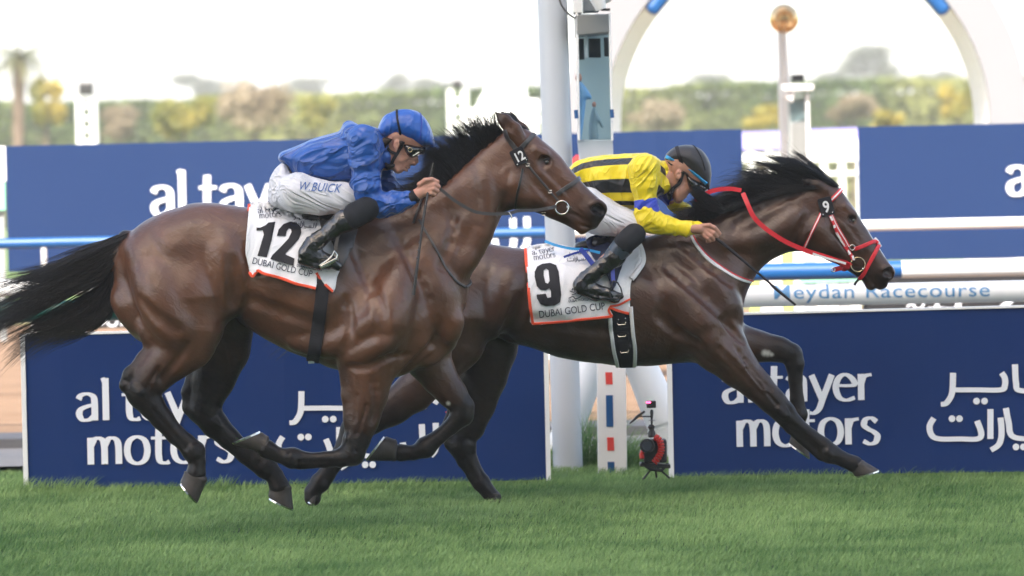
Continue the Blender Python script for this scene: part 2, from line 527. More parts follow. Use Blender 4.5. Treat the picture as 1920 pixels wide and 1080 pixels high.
def hair(name, guides, count, mt, parent, Y0, r0=.0016, spread=6, yspread=.04, wob=6, lenvar=.35, ny=0.0, seg=9, seed=1, clump=0):
    """strands interpolated between guides; guides are lists of (px,py[,dy])"""
    R = np.random.default_rng(seed)
    G = []
    for g in guides:
        g = [(q[0], q[1], q[2] if len(q) > 2 else 0.0) for q in g]
        c = catmull(g, 8); idx = np.linspace(0, len(c) - 1, seg)
        a = np.array(c); G.append(np.stack([np.interp(idx, np.arange(len(a)), a[:, j]) for j in range(3)], 1))
    G = np.array(G); n = len(G)
    V = []; Fc = []; base = 0
    nc = clump or max(4, count // 22)
    cl_t = R.uniform(0, n - 1, nc); cl_off = R.normal(0, 1, (nc, 2)); cl_len = 1 - R.random(nc) * lenvar; cl_y = R.uniform(-1, 1, nc)
    ph = R.uniform(0, 6.28, nc)
    for c in range(count):
        k = R.integers(nc)
        t = float(np.clip(cl_t[k] + R.normal(0, .10), 0, n - 1.001)); i = int(t); f = t - i
        if n == 1: cv = G[0].copy()
        else: cv = G[i] * (1 - f) + G[i + 1] * f
        ln = cl_len[k] * (1 - R.random() ** 2 * .25); s_ = np.linspace(0, ln, seg)
        cv = np.stack([np.interp(s_, np.linspace(0, 1, seg), cv[:, j]) for j in range(3)], 1)
        tt = (s_ ** 1.3)[:, None]
        cv[:, :2] += tt * (cl_off[k] * wob + R.normal(0, wob * .35, 2))
        cv[:, :2] += (R.normal(0, spread * .25, 2))[None]
        cv[:, 1] += np.sin(s_ * 5 + ph[k]) * wob * .35 * s_
        yy = Y0 + ny + cv[:, 2] + (cl_y[k] * .7 + R.normal(0, .35)) * yspread * (.5 + s_)
        pts = [at(cv[j, 0], cv[j, 1], yy[j]) for j in range(seg)]
        for j in range(seg):
            t_ = pts[min(j + 1, seg - 1)] - pts[max(j - 1, 0)]
            sd = t_.cross(Vector((0, 1, .2))); sd = sd.normalized() if sd.length > 1e-8 else Vector((1, 0, 0))
            r = r0 * (1 - .85 * (j / (seg - 1)) ** 1.6)
            V += [pts[j] + sd * r, pts[j] - sd * r, pts[j] + Vector((0, -r, 0))]
        for j in range(seg - 1):
            a = base + j * 3; b = a + 3
            Fc += [(a, a + 2, b + 2, b), (a + 2, a + 1, b + 1, b + 2), (a + 1, a, b, b + 1)]
        base += seg * 3
    return mesh_np(name, np.array([tuple(v) for v in V]), np.array(Fc), mt, parent, True)

# ------------------------------------------------------------------ shared materials
M = {}
M['navy'] = mat('navy_vinyl', (.0025, .024, .125), .45, .2, noise=(2.2, .3, (.006, .032, .14)), bump=(1.1, .25, .02))
M['navy_far'] = mat('navy_banner', (.006, .024, .090), .6, .2, noise=(1.4, .2, (.009, .03, .10)))
M['white'] = mat('white_paint', (.78, .79, .8), .4, .5, noise=(3, .15, (.66, .67, .68)))
M['print'] = mat('white_print', (.72, .75, .82), .6, .2)
M['red_print'] = mat('red_print', (.65, .05, .04), .5)
M['blue_paint'] = mat('blue_paint', (.006, .075, .24), .4, .5, noise=(4, .15, (.008, .09, .27)))
M['green_pipe'] = mat('green_pipe', (.006, .07, .055), .4, .5)
M['grey'] = mat('grey_metal', (.35, .37, .38), .45, .5)
M['dark'] = mat('dark_plastic', (.018, .018, .02), .4, .5)
M['steel'] = mat('polished_steel', (.62, .61, .58), .22, .5, 1.0)
M['brass'] = mat('brass_ring', (.6, .5, .32), .25, .5, 1.0)
M['leather'] = mat('black_leather', (.012, .011, .011), .38, .5, bump=(120, .25, .002))
M['leather_grey'] = mat('worn_leather', (.05, .047, .05), .4, .5, bump=(90, .25, .002))
M['tan'] = mat('tan_leather', (.32, .19, .08), .5, .4)
M['boot'] = mat('boot_leather', (.008, .008, .009), .16, .6, coat=.6, bump=(28, .5, .012, (1, 1, 1.6), .6, 1.0))
M['boot_top'] = mat('boot_top', (.03, .045, .065), .3, .5, coat=.2, bump=(40, .3, .006))
M['knee'] = mat('knee_cloth', (.009, .01, .013), .75, .3)
M['number_black'] = mat('number_black', (.012, .012, .016), .7, .3)
M['text_dark'] = mat('text_navy', (.015, .02, .05), .7, .3)
M['breeches_text'] = mat('text_blue', (.03, .1, .32), .7, .3)
M['cloth'] = cloth_mat('white_saddle_cloth', (.72, .73, .76), .7, .016, .5, 7, (1.2, 1, 2.4), .2)
M['trim'] = mat('orange_trim', (.78, .085, .035), .6, .3)
M['silk_blue'] = cloth_mat('blue_silk', (.008, .075, .34), .36, .05, 1.2, 9, (1.0, 1.0, 3.2), .25, .55)
M['breeches'] = cloth_mat('white_breeches', (.60, .61, .66), .62, .028, -1.05, 13, (1.0, 1.0, 6.0), .2, .35)
M['silk_cap'] = cloth_mat('blue_cap_silk', (.010, .085, .38), .38, .018, .3, 8, (1, 1, 2.5), .25, .5)
M['cap_dark'] = mat('charcoal_cap', (.022, .023, .028), .55, .4, sheen=.3, bump=(60, .2, .002))
M['band_blue'] = mat('cap_band', (.02, .28, .62), .5)
M['skin'] = mat('skin', (.50, .27, .20), .5, .4, noise=(22, .5, (.43, .19, .14)), bump=(150, .3, .002), sss=.12)
M['hair'] = mat('black_hair', (.006, .005, .005), .38, .5)
M['jhair'] = mat('cropped_hair', (.03, .018, .012), .6, .4)
M['goggle'] = mat('goggle_lens', (.01, .01, .012), .08, .6, coat=.8)
M['eye'] = mat('horse_eye', (.008, .005, .004), .05, .7, coat=1.0)
M['whitec'] = mat('white_trim', (.7, .7, .72), .5)
M['red'] = mat('red_rein', (.55, .018, .03), .45, .4, bump=(150, .4, .002))
M['gold'] = mat('gold_ball', (.75, .5, .25), .22, .5, 1.0)
M['silk_dark'] = mat('royal_strap', (.01, .035, .30), .5, sheen=.2)

def coat_mat(name, brown, brown2, black, hair=1.0):
    """horse coat: brown, mottled, going black where the point attribute says the legs and muzzle are black"""
    m = bpy.data.materials.new(name); m.use_nodes = True
    t = m.node_tree; b = t.nodes['Principled BSDF']; L = t.links.new
    tc = t.nodes.new('ShaderNodeTexCoord')
    n1 = t.nodes.new('ShaderNodeTexNoise'); n1.inputs['Scale'].default_value = 5; n1.inputs['Detail'].default_value = 7; n1.inputs['Roughness'].default_value = .6
    L(tc.outputs['Object'], n1.inputs['Vector'])
    mx = t.nodes.new('ShaderNodeMix'); mx.data_type = 'RGBA'; mx.inputs[6].default_value = (*brown, 1); mx.inputs[7].default_value = (*brown2, 1)
    mr = t.nodes.new('ShaderNodeMapRange'); mr.inputs[1].default_value = .35; mr.inputs[2].default_value = .65
    L(n1.outputs[0], mr.inputs[0]); L(mr.outputs[0], mx.inputs[0])
    at_ = t.nodes.new('ShaderNodeAttribute'); at_.attribute_name = 'dark'
    n2 = t.nodes.new('ShaderNodeTexNoise'); n2.inputs['Scale'].default_value = 45; n2.inputs['Detail'].default_value = 4
    mp = t.nodes.new('ShaderNodeMapping'); mp.vector_type = 'TEXTURE'; mp.inputs['Scale'].default_value = (3.0, 1, 1)
    mp.inputs['Rotation'].default_value = (0, .5, 0)
    L(tc.outputs['Object'], mp.inputs[0]); L(mp.outputs[0], n2.inputs['Vector'])
    ad = t.nodes.new('ShaderNodeMath'); ad.operation = 'MULTIPLY_ADD'; ad.inputs[1].default_value = .35; ad.inputs[2].default_value = -.175
    L(n2.outputs[0], ad.inputs[0])
    s = t.nodes.new('ShaderNodeMath'); s.operation = 'ADD'; s.use_clamp = True
    L(at_.outputs['Fac'], s.inputs[0]); L(ad.outputs[0], s.inputs[1])
    mx2 = t.nodes.new('ShaderNodeMix'); mx2.data_type = 'RGBA'; mx2.inputs[7].default_value = (*black, 1)
    L(s.outputs[0], mx2.inputs[0]); L(mx.outputs[2], mx2.inputs[6]); L(mx2.outputs[2], b.inputs['Base Color'])
    wt = t.nodes.new('ShaderNodeAttribute'); wt.attribute_name = 'white'
    mx3 = t.nodes.new('ShaderNodeMix'); mx3.data_type = 'RGBA'; mx3.inputs[7].default_value = (.62, .6, .58, 1)
    L(wt.outputs['Fac'], mx3.inputs[0]); L(mx2.outputs[2], mx3.inputs[6]); L(mx3.outputs[2], b.inputs['Base Color'])
    b.inputs['Roughness'].default_value = .36; b.inputs['Specular IOR Level'].default_value = .6
    b.inputs['Sheen Weight'].default_value = .04; b.inputs['Sheen Roughness'].default_value = .35
    sp = t.nodes.new('ShaderNodeMapRange'); sp.inputs[3].default_value = .55; sp.inputs[4].default_value = .22
    L(s.outputs[0], sp.inputs[0]); L(sp.outputs[0], b.inputs['Specular IOR Level'])
    # short hair, lying back, and fine veins under the skin
    n3 = t.nodes.new('ShaderNodeTexNoise'); n3.inputs['Scale'].default_value = 70; n3.inputs['Detail'].default_value = 3
    mp3 = t.nodes.new('ShaderNodeMapping'); mp3.vector_type = 'TEXTURE'; mp3.inputs['Scale'].default_value = (5, 1, 1); mp3.inputs['Rotation'].default_value = (0, .6, 0)
    L(tc.outputs['Object'], mp3.inputs[0]); L(mp3.outputs[0], n3.inputs['Vector'])
    n4 = t.nodes.new('ShaderNodeTexNoise'); n4.inputs['Scale'].default_value = 12; n4.inputs['Detail'].default_value = 3; n4.inputs['Distortion'].default_value = 1.6
    L(tc.outputs['Object'], n4.inputs['Vector'])
    a = t.nodes.new('ShaderNodeMath'); a.operation = 'SUBTRACT'; a.inputs[1].default_value = .5; L(n4.outputs[0], a.inputs[0])
    a2 = t.nodes.new('ShaderNodeMath'); a2.operation = 'ABSOLUTE'; L(a.outputs[0], a2.inputs[0])
    a3 = t.nodes.new('ShaderNodeMath'); a3.operation = 'POWER'; a3.inputs[1].default_value = .38; L(a2.outputs[0], a3.inputs[0])
    bp = t.nodes.new('ShaderNodeBump'); bp.inputs['Strength'].default_value = .42 * hair; bp.inputs['Distance'].default_value = .004; bp.invert = True
    L(a3.outputs[0], bp.inputs['Height'])
    bp2 = t.nodes.new('ShaderNodeBump'); bp2.inputs['Strength'].default_value = .4 * hair; bp2.inputs['Distance'].default_value = .004
    L(n3.outputs[0], bp2.inputs['Height']); L(bp.outputs[0], bp2.inputs['Normal']); L(bp2.outputs[0], b.inputs['Normal'])
    return m
M['coat12'] = coat_mat('bay_coat', (.120, .049, .025), (.067, .029, .016), (.007, .006, .006))
M['coat9'] = coat_mat('dark_bay_coat', (.066, .026, .013), (.038, .016, .009), (.006, .005, .005))
M['hoof'] = mat('hoof_horn', (.03, .026, .024), .5, .35, noise=(30, .6, (.06, .05, .043)), bump=(70, .5, .003, (1, 1, 4)))

# ------------------------------------------------------------------ ground
def sheet(name, x0, x1, y0, y1, z, mt, kind='structure'):
    mb = MB(); mb.add([(x0, y0, z), (x1, y0, z), (x1, y1, z), (x0, y1, z)], [(0, 1, 2, 3)])
    o = mb.build(name, mt); o['kind'] = kind
    return o
M['soil'] = mat('turf_soil', (.02, .045, .012), .9, .1, noise=(7, .7, (.035, .06, .018)))
M['farturf'] = mat('far_turf', (.10, .17, .05), .9, .1, noise=(.6, .7, (.15, .2, .08)))
M['sand'] = mat('dirt_track', (.22, .145, .095), .95, .1, noise=(1.2, .7, (.165, .105, .065)), bump=(3.5, .9, .08, (2.5, 1, 1)))
M['path'] = mat('pale_path', (.27, .26, .25), .9, .2, noise=(2, .5, (.22, .215, .21)))
M['kerb'] = mat('grey_kerb', (.16, .16, .165), .8, .2, noise=(2, .5, (.12, .12, .125)))
sheet('ground', -600, 600, -60, 1500, -.07, M['farturf'])
sheet('turf_course', -30, 30, -24, 4.6, -.045, M['soil'])
sheet('service_path', -60, 60, 4.6, 6.3, .0, M['path'])
mb = MB(); mb.box((0, 6.65, .03), (120, .7, .06)); mb.build('track_kerb', M['kerb'])['kind'] = 'structure'
sheet('dirt_track', -90, 90, 7.0, 30, .006, M['sand'])

# grass blades
def grass(name, x0f, x1f, y0, y1, n, hgt, wd, seed, mt):
    R = np.random.default_rng(seed)
    y = y0 + (y1 - y0) * R.random(n) ** 1.1
    lo = x0f(y); hi = x1f(y); x = lo + (hi - lo) * R.random(n)
    P = np.stack([x, y, np.zeros(n)], 1); gz = -.045
    cl = vnoise(P, 1.3, 2) * .5 + vnoise(P, 5, 4) * .5
    h = hgt * (.45 + .75 * cl + .35 * R.random(n))
    a = R.random(n) * 6.28; lean = (.3 + .9 * R.random(n)) * h
    la = R.normal(0.2, 1.1, n)
    dx, dy = np.cos(la) * lean, np.sin(la) * lean
    wx, wy = np.cos(a) * wd, np.sin(a) * wd
    z = lambda v: v
    V = np.empty((n, 5, 3), np.float32)
    V[:, 0] = np.stack([x - wx, y - wy, 0 * x + gz - .004], 1); V[:, 1] = np.stack([x + wx, y + wy, 0 * x + gz - .004], 1)
    V[:, 2] = np.stack([x - wx * .8 + dx * .35, y - wy * .8 + dy * .35, gz + h * .55], 1); V[:, 3] = np.stack([x + wx * .8 + dx * .35, y + wy * .8 + dy * .35, gz + h * .55], 1)
    V[:, 4] = np.stack([x + dx, y + dy, gz + h], 1)
    b = (np.arange(n) * 5)[:, None]
    T = np.concatenate([b + [[0, 1, 3]], b + [[0, 3, 2]], b + [[2, 3, 4]]])
    tint = np.repeat(np.clip(.35 * vnoise(P, .9, 7) + .3 * vnoise(P, 3.5, 8) + .2 * vnoise(P, 12, 18) + .35 * R.random(n) - .1, 0, 1), 5)
    o = mesh_np(name, V.reshape(-1, 3), T, mt, None, False, {'tint': tint})
    return tag(o, kind='stuff')
gm = bpy.data.materials.new('grass_blades'); gm.use_nodes = True
t = gm.node_tree; b = t.nodes['Principled BSDF']
an = t.nodes.new('ShaderNodeAttribute'); an.attribute_name = 'tint'
cr = t.nodes.new('ShaderNodeValToRGB'); cr.color_ramp.elements[0].position = .25; cr.color_ramp.elements[0].color = (.085, .19, .05, 1)
cr.color_ramp.elements[1].position = .75; cr.color_ramp.elements[1].color = (.29, .43, .15, 1)
t.links.new(an.outputs['Fac'], cr.inputs[0]); t.links.new(cr.outputs[0], b.inputs['Base Color'])
b.inputs['Roughness'].default_value = .55; b.inputs['Specular IOR Level'].default_value = .3
tr = t.nodes.new('ShaderNodeBsdfTranslucent'); mxs = t.nodes.new('ShaderNodeMixShader'); mxs.inputs[0].default_value = .3
t.links.new(cr.outputs[0], tr.inputs[0]); t.links.new(b.outputs[0], mxs.inputs[1]); t.links.new(tr.outputs[0], mxs.inputs[2])
t.links.new(mxs.outputs[0], t.nodes['Material Output'].inputs[0])
g = grass('grass', lambda y: -(y + 20) * .165, lambda y: (y + 20) * .165, -8.4, 4.6, 460000, .038, .0018, 1, gm)
tag(g, 'mown green racecourse turf under the galloping horses', 'grass')
# taller fringe along the boards
g = grass('grass', lambda y: -4.2 + 0 * y, lambda y: 4.2 + 0 * y, 2.75, 3.1, 8000, .055, .0018, 5, gm)
tag(g, 'longer uncut grass along the foot of the blue boards', 'grass')

for k, (px, Yt, w_, hh, n) in enumerate(((1100, 4.1, .07, .30, 260), (1190, 3.9, .10, .14, 260), (1035, 4.0, .06, .16, 160), (1168, 4.2, .05, .2, 120), (90, 2.9, .25, .085, 300), (385, 2.85, .15, .085, 160))):
    x_ = at(px, 890, Yt).x
    g = grass('grass_tuft', lambda y: x_ - w_ + 0 * y, lambda y: x_ + w_ + 0 * y, Yt - .08, Yt + .08, n, hh, .0022, 30 + k, gm)
    del g['kind']; tag(g, ('tall weed tuft beside the round mast foot', 'low grass tuft left of the remote camera', 'small grass tuft at the left of the mast foot', 'thin grass tuft behind the striped column', 'grass tuft at the left end of the left board', 'grass tuft under the word motors on the left board')[k], 'grass tuft')

# ------------------------------------------------------------------ horses
def horse_mesh(Fd, Y0, paint, whites, mt, parent):
    V, Q, C = Fd.mesh(relax=2)
    N = normals(V, Q)
    n = (vnoise(V, 14, 3) - .5) * .004 + (vnoise(V, 30, 5) - .5) * .0016
    V = V + N * n[:, None]
    C = np.clip(C, 0, 1)
    m = mpp(Y0)
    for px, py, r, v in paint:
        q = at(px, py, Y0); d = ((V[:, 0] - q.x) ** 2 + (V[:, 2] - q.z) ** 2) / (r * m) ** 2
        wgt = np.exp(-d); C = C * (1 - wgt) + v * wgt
    Wt = np.zeros(len(V))
    for px, py, r, ylo, yhi in whites:
        q = at(px, py, Y0); d = np.sqrt((V[:, 0] - q.x) ** 2 + (V[:, 2] - q.z) ** 2) / (r * m)
        wgt = np.clip(1.4 - d, 0, 1) * ((V[:, 1] > ylo) & (V[:, 1] < yhi))
        Wt = np.maximum(Wt, wgt)
    o = mesh_np('body', V, Q, mt, parent, True, {'dark': C, 'white': Wt})
    return o, bvh_of(V, Q)

def hoof(cor_a, cor_b, heel, toe, Y0, yc, wd, parent):
    """cor_a/cor_b back and front of the coronet, heel/toe of the ground surface, all in pixels"""
    y = Y0 + yc
    A, B, H, T = [at(p[0], p[1], y) for p in (cor_a, cor_b, heel, toe)]
    rings = []
    def ring(a, b, w_, n=20, sq=1.0):
        c = (a + b) / 2; u = (b - a) / 2; out = []
        for k in range(n):
            th = 2 * math.pi * k / n
            cx, sy = math.cos(th), math.sin(th)
            out.append(c + u * (abs(cx) ** .9) * (1 if cx > 0 else -1) + Vector((0, 1, 0)) * w_ * sy * (1.0 + .10 * cx))
        return out
    for t, g in ((-.12, .86), (0, 1.03), (.06, 1.05), (.12, 1.0), (.55, 1.02), (.96, 1.05), (1.0, 1.03)):
        a = A.lerp(H, t); b = B.lerp(T, t)
        c = (a + b) / 2
        rings.append(ring(c + (a - c) * g, c + (b - c) * g, wd * (.80 + .2 * t) * g))
    mb = MB(); mb.loft(rings)
    ho = mb.build('hoof', M['hoof'], parent, True)
    # shoe: an open plate of aluminium
    nrm = (T - H).cross(Vector((0, 1, 0))).normalized()
    if nrm.dot((H + T) / 2 - (A + B) / 2) < 0: nrm = -nrm
    c = (H + T) / 2; u = (T - H) / 2; P = []
    for k in range(15):
        th = math.radians(-150 + 300 * k / 14)
        P.append((c + u * math.cos(th) * 1.06, Vector((0, 1, 0)) * wd * 1.07 * math.sin(th)))
    rings = []
    for q, sv in P:
        o_ = q + sv; i_ = c + (q - c) * .66 + sv * .66
        rings.append([o_ + nrm * .001, o_ + nrm * .009, i_ + nrm * .009, i_ + nrm * .001])
    ms = MB(); ms.loft(rings); ms.build('horseshoe', M['steel'], ho)
    return ho

def eye(px, py, r, Y0, bvh, parent, fwd=(1, 0)):
    q, n = hit(bvh, px, py, -.010)
    if q is None: q = at(px, py, Y0 - .1)
    mb = MB(); mb.ball(q, r * mpp(Y0), 20, 14)
    e = mb.build('eye', M['eye'], parent, True)
    # lid rims
    for sgn in (1, -1):
        P = []
        for k in range(9):
            a = math.pi * k / 8
            P.append(q + Vector((math.cos(a) * r * 1.12 * mpp(Y0), -r * mpp(Y0) * (.35 + .45 * math.sin(a)), sgn * math.sin(a) * r * .80 * mpp(Y0))))
        mb = MB(); mb.tube(P, [.0015, .003, .004, .0045, .0045, .0045, .004, .003, .0015], 6)
        mb.build('eyelid', M['leather'], e, True)
    return e

# ================= HORSE A (number 12), nearer, airborne
YA = 0.0
hA = thing('racehorse', 'bay racehorse galloping nearest the camera wearing the white number 12 saddle cloth', 'horse', at(560, 960, YA))
Fd = Field(-2.25, .55, -.44, .44, -.02, 2.12, .007)
out12 = [(242,438),(263,420),(290,405),(323,392),(360,382),(393,380),(427,384),(467,390),(520,402),(570,414),(620,418),(665,411),(700,404),(740,394),(775,381),(805,363),(832,346),(855,325),(873,307),(902,281),(930,259),(945,246),(960,237),(976,238),
 (992,245),(1008,255),(1024,269),(1040,282),(1055,297),(1070,317),(1088,338),(1107,358),(1122,371),(1133,380),(1138,392),(1134,405),(1125,418),(1117,428),(1106,432),(1098,438),(1089,440),(1080,433),(1068,425),(1049,416),(1030,409),(1014,402),(998,396),(982,392),(966,392),(952,396),(941,403),(932,424),(921,450),(908,474),(894,497),(883,518),(879,540),(874,570),(862,598),(849,622),(833,647),(808,674),(780,692),(753,705),(720,712),(680,706),(650,698),(617,689),(590,677),(540,658),(510,642),(473,621),(450,604),(436,585),(428,600),(413,617),(396,650),(370,668),(330,668),(298,645),(280,617),(247,593),(223,567),(212,527),(209,500),(213,480),(225,455)]
anch12 = [(225,500,75,48),(270,460,90,72),(330,440,100,92),(330,560,95,88),(400,440,100,88),(400,600,70,75),(460,480,115,84),(460,600,95,78),(530,520,135,102),(600,560,135,104),(620,480,120,88),(660,600,120,92),(700,450,85,56),(740,560,115,84),(760,660,70,70),(800,600,90,74),(850,560,65,56),(820,480,85,52),(760,420,62,36),(880,440,72,40),(840,380,52,27),(900,340,62,33),(930,300,50,27),(955,265,34,24),(960,330,44,33),(990,370,32,29),(1000,290,32,29),(1040,320,32,25),(1040,385,28,22),(1080,370,32,20),(1110,400,25,24),(1095,428,16,17),(1130,392,20,22)]
Fd.poly(catmull(out12, 4, True), anch12, YA, col=0.0, k=.01)
def wc(pts, yc, depth=1.0, k=.035, Y0=YA, c=None, f=None, op='add'):
    (f or Fd).chain(px_chain(pts, Y0, yc), k=k, depth=depth, c=c, op=op)
# near hind leg
wc([(345,560,80,0),(350,612,62,0),(345,645,50,.05)], -.13, .75, .06)
wc([(345,645,50,.0),(318,673,40,.25),(290,700,34,.6),(272,728,30,.9)], -.15, .75, .03)
wc([(292,640,12,.5),(268,672,11,.8),(245,702,13,1),(238,722,15,1)], -.15, .8, .02)
wc([(240,722,15,1),(266,738,29,1),(284,760,24,1),(304,785,20,1),(330,815,18,1),(350,832,18,1),(363,846,22,1)], -.15, .8, .012)
wc([(296,765,8,1),(325,803,8,1),(352,842,10,1)], -.15, 1, .01)
wc([(363,848,20,1),(370,866,15,1),(368,886,19,1)], -.15, .95, .012)
# far hind leg
wc([(400,560,75,.0),(415,610,58,.4),(417,655,48,.75),(402,705,38,.95),(388,745,33,1)], .14, .8, .04)
wc([(360,700,10,1),(354,735,13,1),(358,762,15,1)], .14, .8, .015)
wc([(358,764,15,1),(382,768,31,1),(402,795,25,1),(430,822,20,1),(462,850,19,1),(480,862,20,1),(498,876,23,1)], .14, .8, .012)
wc([(498,876,21,1),(515,892,16,1),(524,912,20,1)], .14, .95, .012)
# near fore leg, folded back
wc([(712,600,72,0),(700,650,56,0),(692,695,43,.05),(688,740,35,.25),(680,785,27,.65),(669,822,25,1)], -.13, .8, .045)
wc([(650,690,14,0),(654,740,12,.4),(656,790,11,.8)], -.13, 1, .03)
wc([(669,825,25,1),(660,850,24,1),(640,858,17,1),(610,861,14,1),(575,862,14,1),(548,859,20,1)], -.13, .9, .012)
wc([(660,858,10,1),(610,870,7,1),(560,872,9,1)], -.13, 1, .01)
wc([(548,859,20,1),(522,853,14,1),(500,842,18,1)], -.13, .95, .01)
# far fore leg
wc([(775,630,50,0),(800,668,42,0),(822,705,31,.3),(845,735,25,.7),(866,762,22,1)], .13, .85, .04)
wc([(868,762,22,1),(866,778,22,1),(846,799,15,1),(822,820,14,1),(798,838,20,1)], .13, .9, .01)
wc([(798,840,19,1),(775,849,13,1),(752,849,17,1)], .13, .95, .01)
# ears
for yc, dx in ((-.065, 0), (.065, 12)):
    wc([(974+dx,262,13,.1),(962+dx,245,15,.3),(946+dx,226,11,.7),(927+dx,209,2,1)], yc, .62, .015)
    wc([(968+dx,252,6,.9),(958+dx,238,8,1),(944+dx,224,5,1)], yc-.035, .9, .006, op='sub')
# muscles: ridges and grooves (measured on the near flank)
S = Fd.stroke
S_T = []
def ridges(rows, Y0, f): 
    for off, k, P in rows:
        r = max(q[2] for q in P) * mpp(Y0); big = P[0][2] > 9 or r > .03
        f.stroke(P, Y0, off + (r - off) * .62 if big else off, k * 1.3)
def grooves(rows, Y0, f, both=True):
    for off, k, P in rows:
        r = max(q[2] for q in P) * mpp(Y0)
        if r > .0105: P = [(a, b, c * 1.15) for a, b, c in P]; off = -1.0 * r; k = k * 1.3
        f.stroke(P, Y0, off, k, 'sub', both)
ridges([(.030,.05,[(760,500,22),(735,560,30),(722,620,30)]),        # triceps
        (.020,.04,[(790,470,16),(820,540,24),(835,600,22)]),        # shoulder front
        (.022,.03,[(650,672,13),(690,655,16),(728,640,13)]),        # elbow fold
        (.020,.03,[(852,600,16),(835,640,16),(800,675,13)]),        # pectoral
        (.022,.05,[(420,470,26),(428,520,24),(420,575,22)]),        # stifle
        (.022,.05,[(232,560,22),(262,600,20),(292,628,14)]),        # hamstring
        (.02,.05,[(270,480,30),(300,560,34),(330,620,28)]),
        (.014,.03,[(905,330,12),(915,380,14),(900,440,16),(865,500,18)]),
        (.010,.012,[(1008,318,5),(1035,345,5),(1058,368,4)]),       # facial crest
        (.018,.02,[(965,345,24),(975,365,22)]),                     # cheek
        (.012,.01,[(1005,282,9),(1022,290,9)]),                     # brow
        (.010,.03,[(560,640,18),(640,640,22),(700,600,14)])], YA, Fd)
grooves([(-.004,.028,[(668,470,5),(690,520,7),(712,580,8),(718,625,6)]),
         (-.004,.025,[(745,440,4),(775,500,6),(800,560,7),(815,620,6),(822,650,5)]),
         (-.005,.02,[(648,650,5),(655,610,6),(650,560,6)]),
         (-.003,.018,[(655,688,4),(690,690,5),(728,672,5),(770,668,4)]),
         (-.004,.02,[(755,700,4),(785,675,5),(820,632,5),(822,600,4)]),
         (-.006,.03,[(438,485,6),(440,530,9),(442,570,9)]),
         (-.004,.03,[(262,565,5),(290,595,7),(330,620,7)]),
         (-.003,.02,[(352,650,4),(330,680,5),(305,712,4)]),
         (-.002,.02,[(300,700,4),(318,740,4),(355,800,4)]),
         (-.003,.03,[(470,565,8),(530,590,9),(600,610,8)]),
         (-.002,.02,[(836,380,5),(850,430,7),(830,500,7)]),
         (-.002,.012,[(938,400,5),(948,375,6),(948,345,5),(955,318,4)]),
         (-.002,.01,[(1000,340,4),(1028,372,4),(1050,392,3)]),
         (-.001,.008,[(1010,300,3),(1018,312,3.5),(1030,306,3)]),
         (-.001,.006,[(1083,394,2.2),(1096,408,2.2),(1108,424,2.0)]),
         (-.002,.018,[(700,710,3),(705,750,4),(700,790,4)]),
         (-.002,.014,[(430,640,4),(440,680,4)])], YA, Fd)
for P in ([(287,768,3),(318,806,3),(350,842,2.6)],[(640,866,2.6),(600,867,2.6),(560,866,2.6)],[(230,712,3),(252,722,3.4),(262,742,3)],[(660,836,3),(668,846,3)],[(688,760,3.4),(676,796,3),(668,815,3)],[(668,740,3),(664,790,3)],[(300,688,3.4),(284,712,3.4),(280,728,3)]):
    Fd.stroke(P, YA, -.0015, .006, 'sub')
for P in ([(655,822,7),(662,838,8)],[(252,722,8),(262,736,9)],[(545,856,8),(548,866,7)],[(362,842,9),(366,852,8)]):
    Fd.stroke(P, YA, .012, .012)
S([(1019,299,8),(1024,302,8)], YA, .004, .008, 'sub')               # eye socket
S([(1114,392,6),(1121,389,8.5),(1127,396,7)], YA, .007, .007, 'sub')
S([(1090,422,2.2),(1100,426,2.4),(1114,430,2.2)], YA, .003, .006, 'sub')
S([(1060,398,3),(1080,404,3.2),(1098,416,2.6)], YA, .000, .008, 'sub')  # nostril
S([(1108,384,4),(1120,378,5),(1133,386,4),(1135,396,3)], YA, .002, .006)
wc([(236,446,15,1),(222,470,20,1),(208,500,16,1)], 0, 1, .02)      # dock
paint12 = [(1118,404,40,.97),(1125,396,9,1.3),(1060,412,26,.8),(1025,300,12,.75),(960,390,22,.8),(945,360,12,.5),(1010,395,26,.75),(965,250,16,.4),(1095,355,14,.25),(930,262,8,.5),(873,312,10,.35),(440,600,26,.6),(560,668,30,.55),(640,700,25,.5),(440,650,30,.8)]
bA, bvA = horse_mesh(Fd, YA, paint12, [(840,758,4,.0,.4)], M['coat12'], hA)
hoof((346,884),(388,900),(339,904),(370,941), YA, -.15, .052, hA)
hoof((505,910),(546,913),(504,932),(549,954), YA, .14, .052, hA)
hoof((503,818),(497,851),(490,811),(438,833), YA, -.13, .050, hA)
hoof((742,824),(741,864),(723,819),(689,863), YA, .13, .050, hA)
eye(1025,303,6.5,YA,bvA,hA)
hair('mane', [[(942,250),(934,232),(938,206)],[(930,262),(916,236),(902,208)],[(915,274),(893,242),(872,214)],[(900,287),(874,256),(848,224)],
  [(885,300),(854,264),(826,238)],[(870,314),(838,276),(806,254)],[(856,328),(822,292),(796,284),(780,302)],[(842,342),(812,312),(798,322),(800,345)],
  [(826,352),(800,338),(775,342),(752,352)],[(812,362),(785,356),(750,362),(712,372)],[(800,370),(770,376),(735,384),(705,404)],[(786,378),(775,390),(762,410),(748,424)]],
  2300, M['hair'], hA, YA, .0014, 7, .05, 9, .5, seed=3, clump=120)
hair('mane_wisps', [[(938,252),(926,228),(922,196)],[(915,274),(886,236),(858,206)],[(885,300),(846,256),(808,232)],[(856,328),(812,288),(776,288),(752,306)],[(826,352),(790,334),(758,336),(726,352)],[(800,370),(764,370),(722,372),(690,396)]],
  260, M['hair'], hA, YA, .0009, 9, .06, 16, .5, seed=31, clump=130)
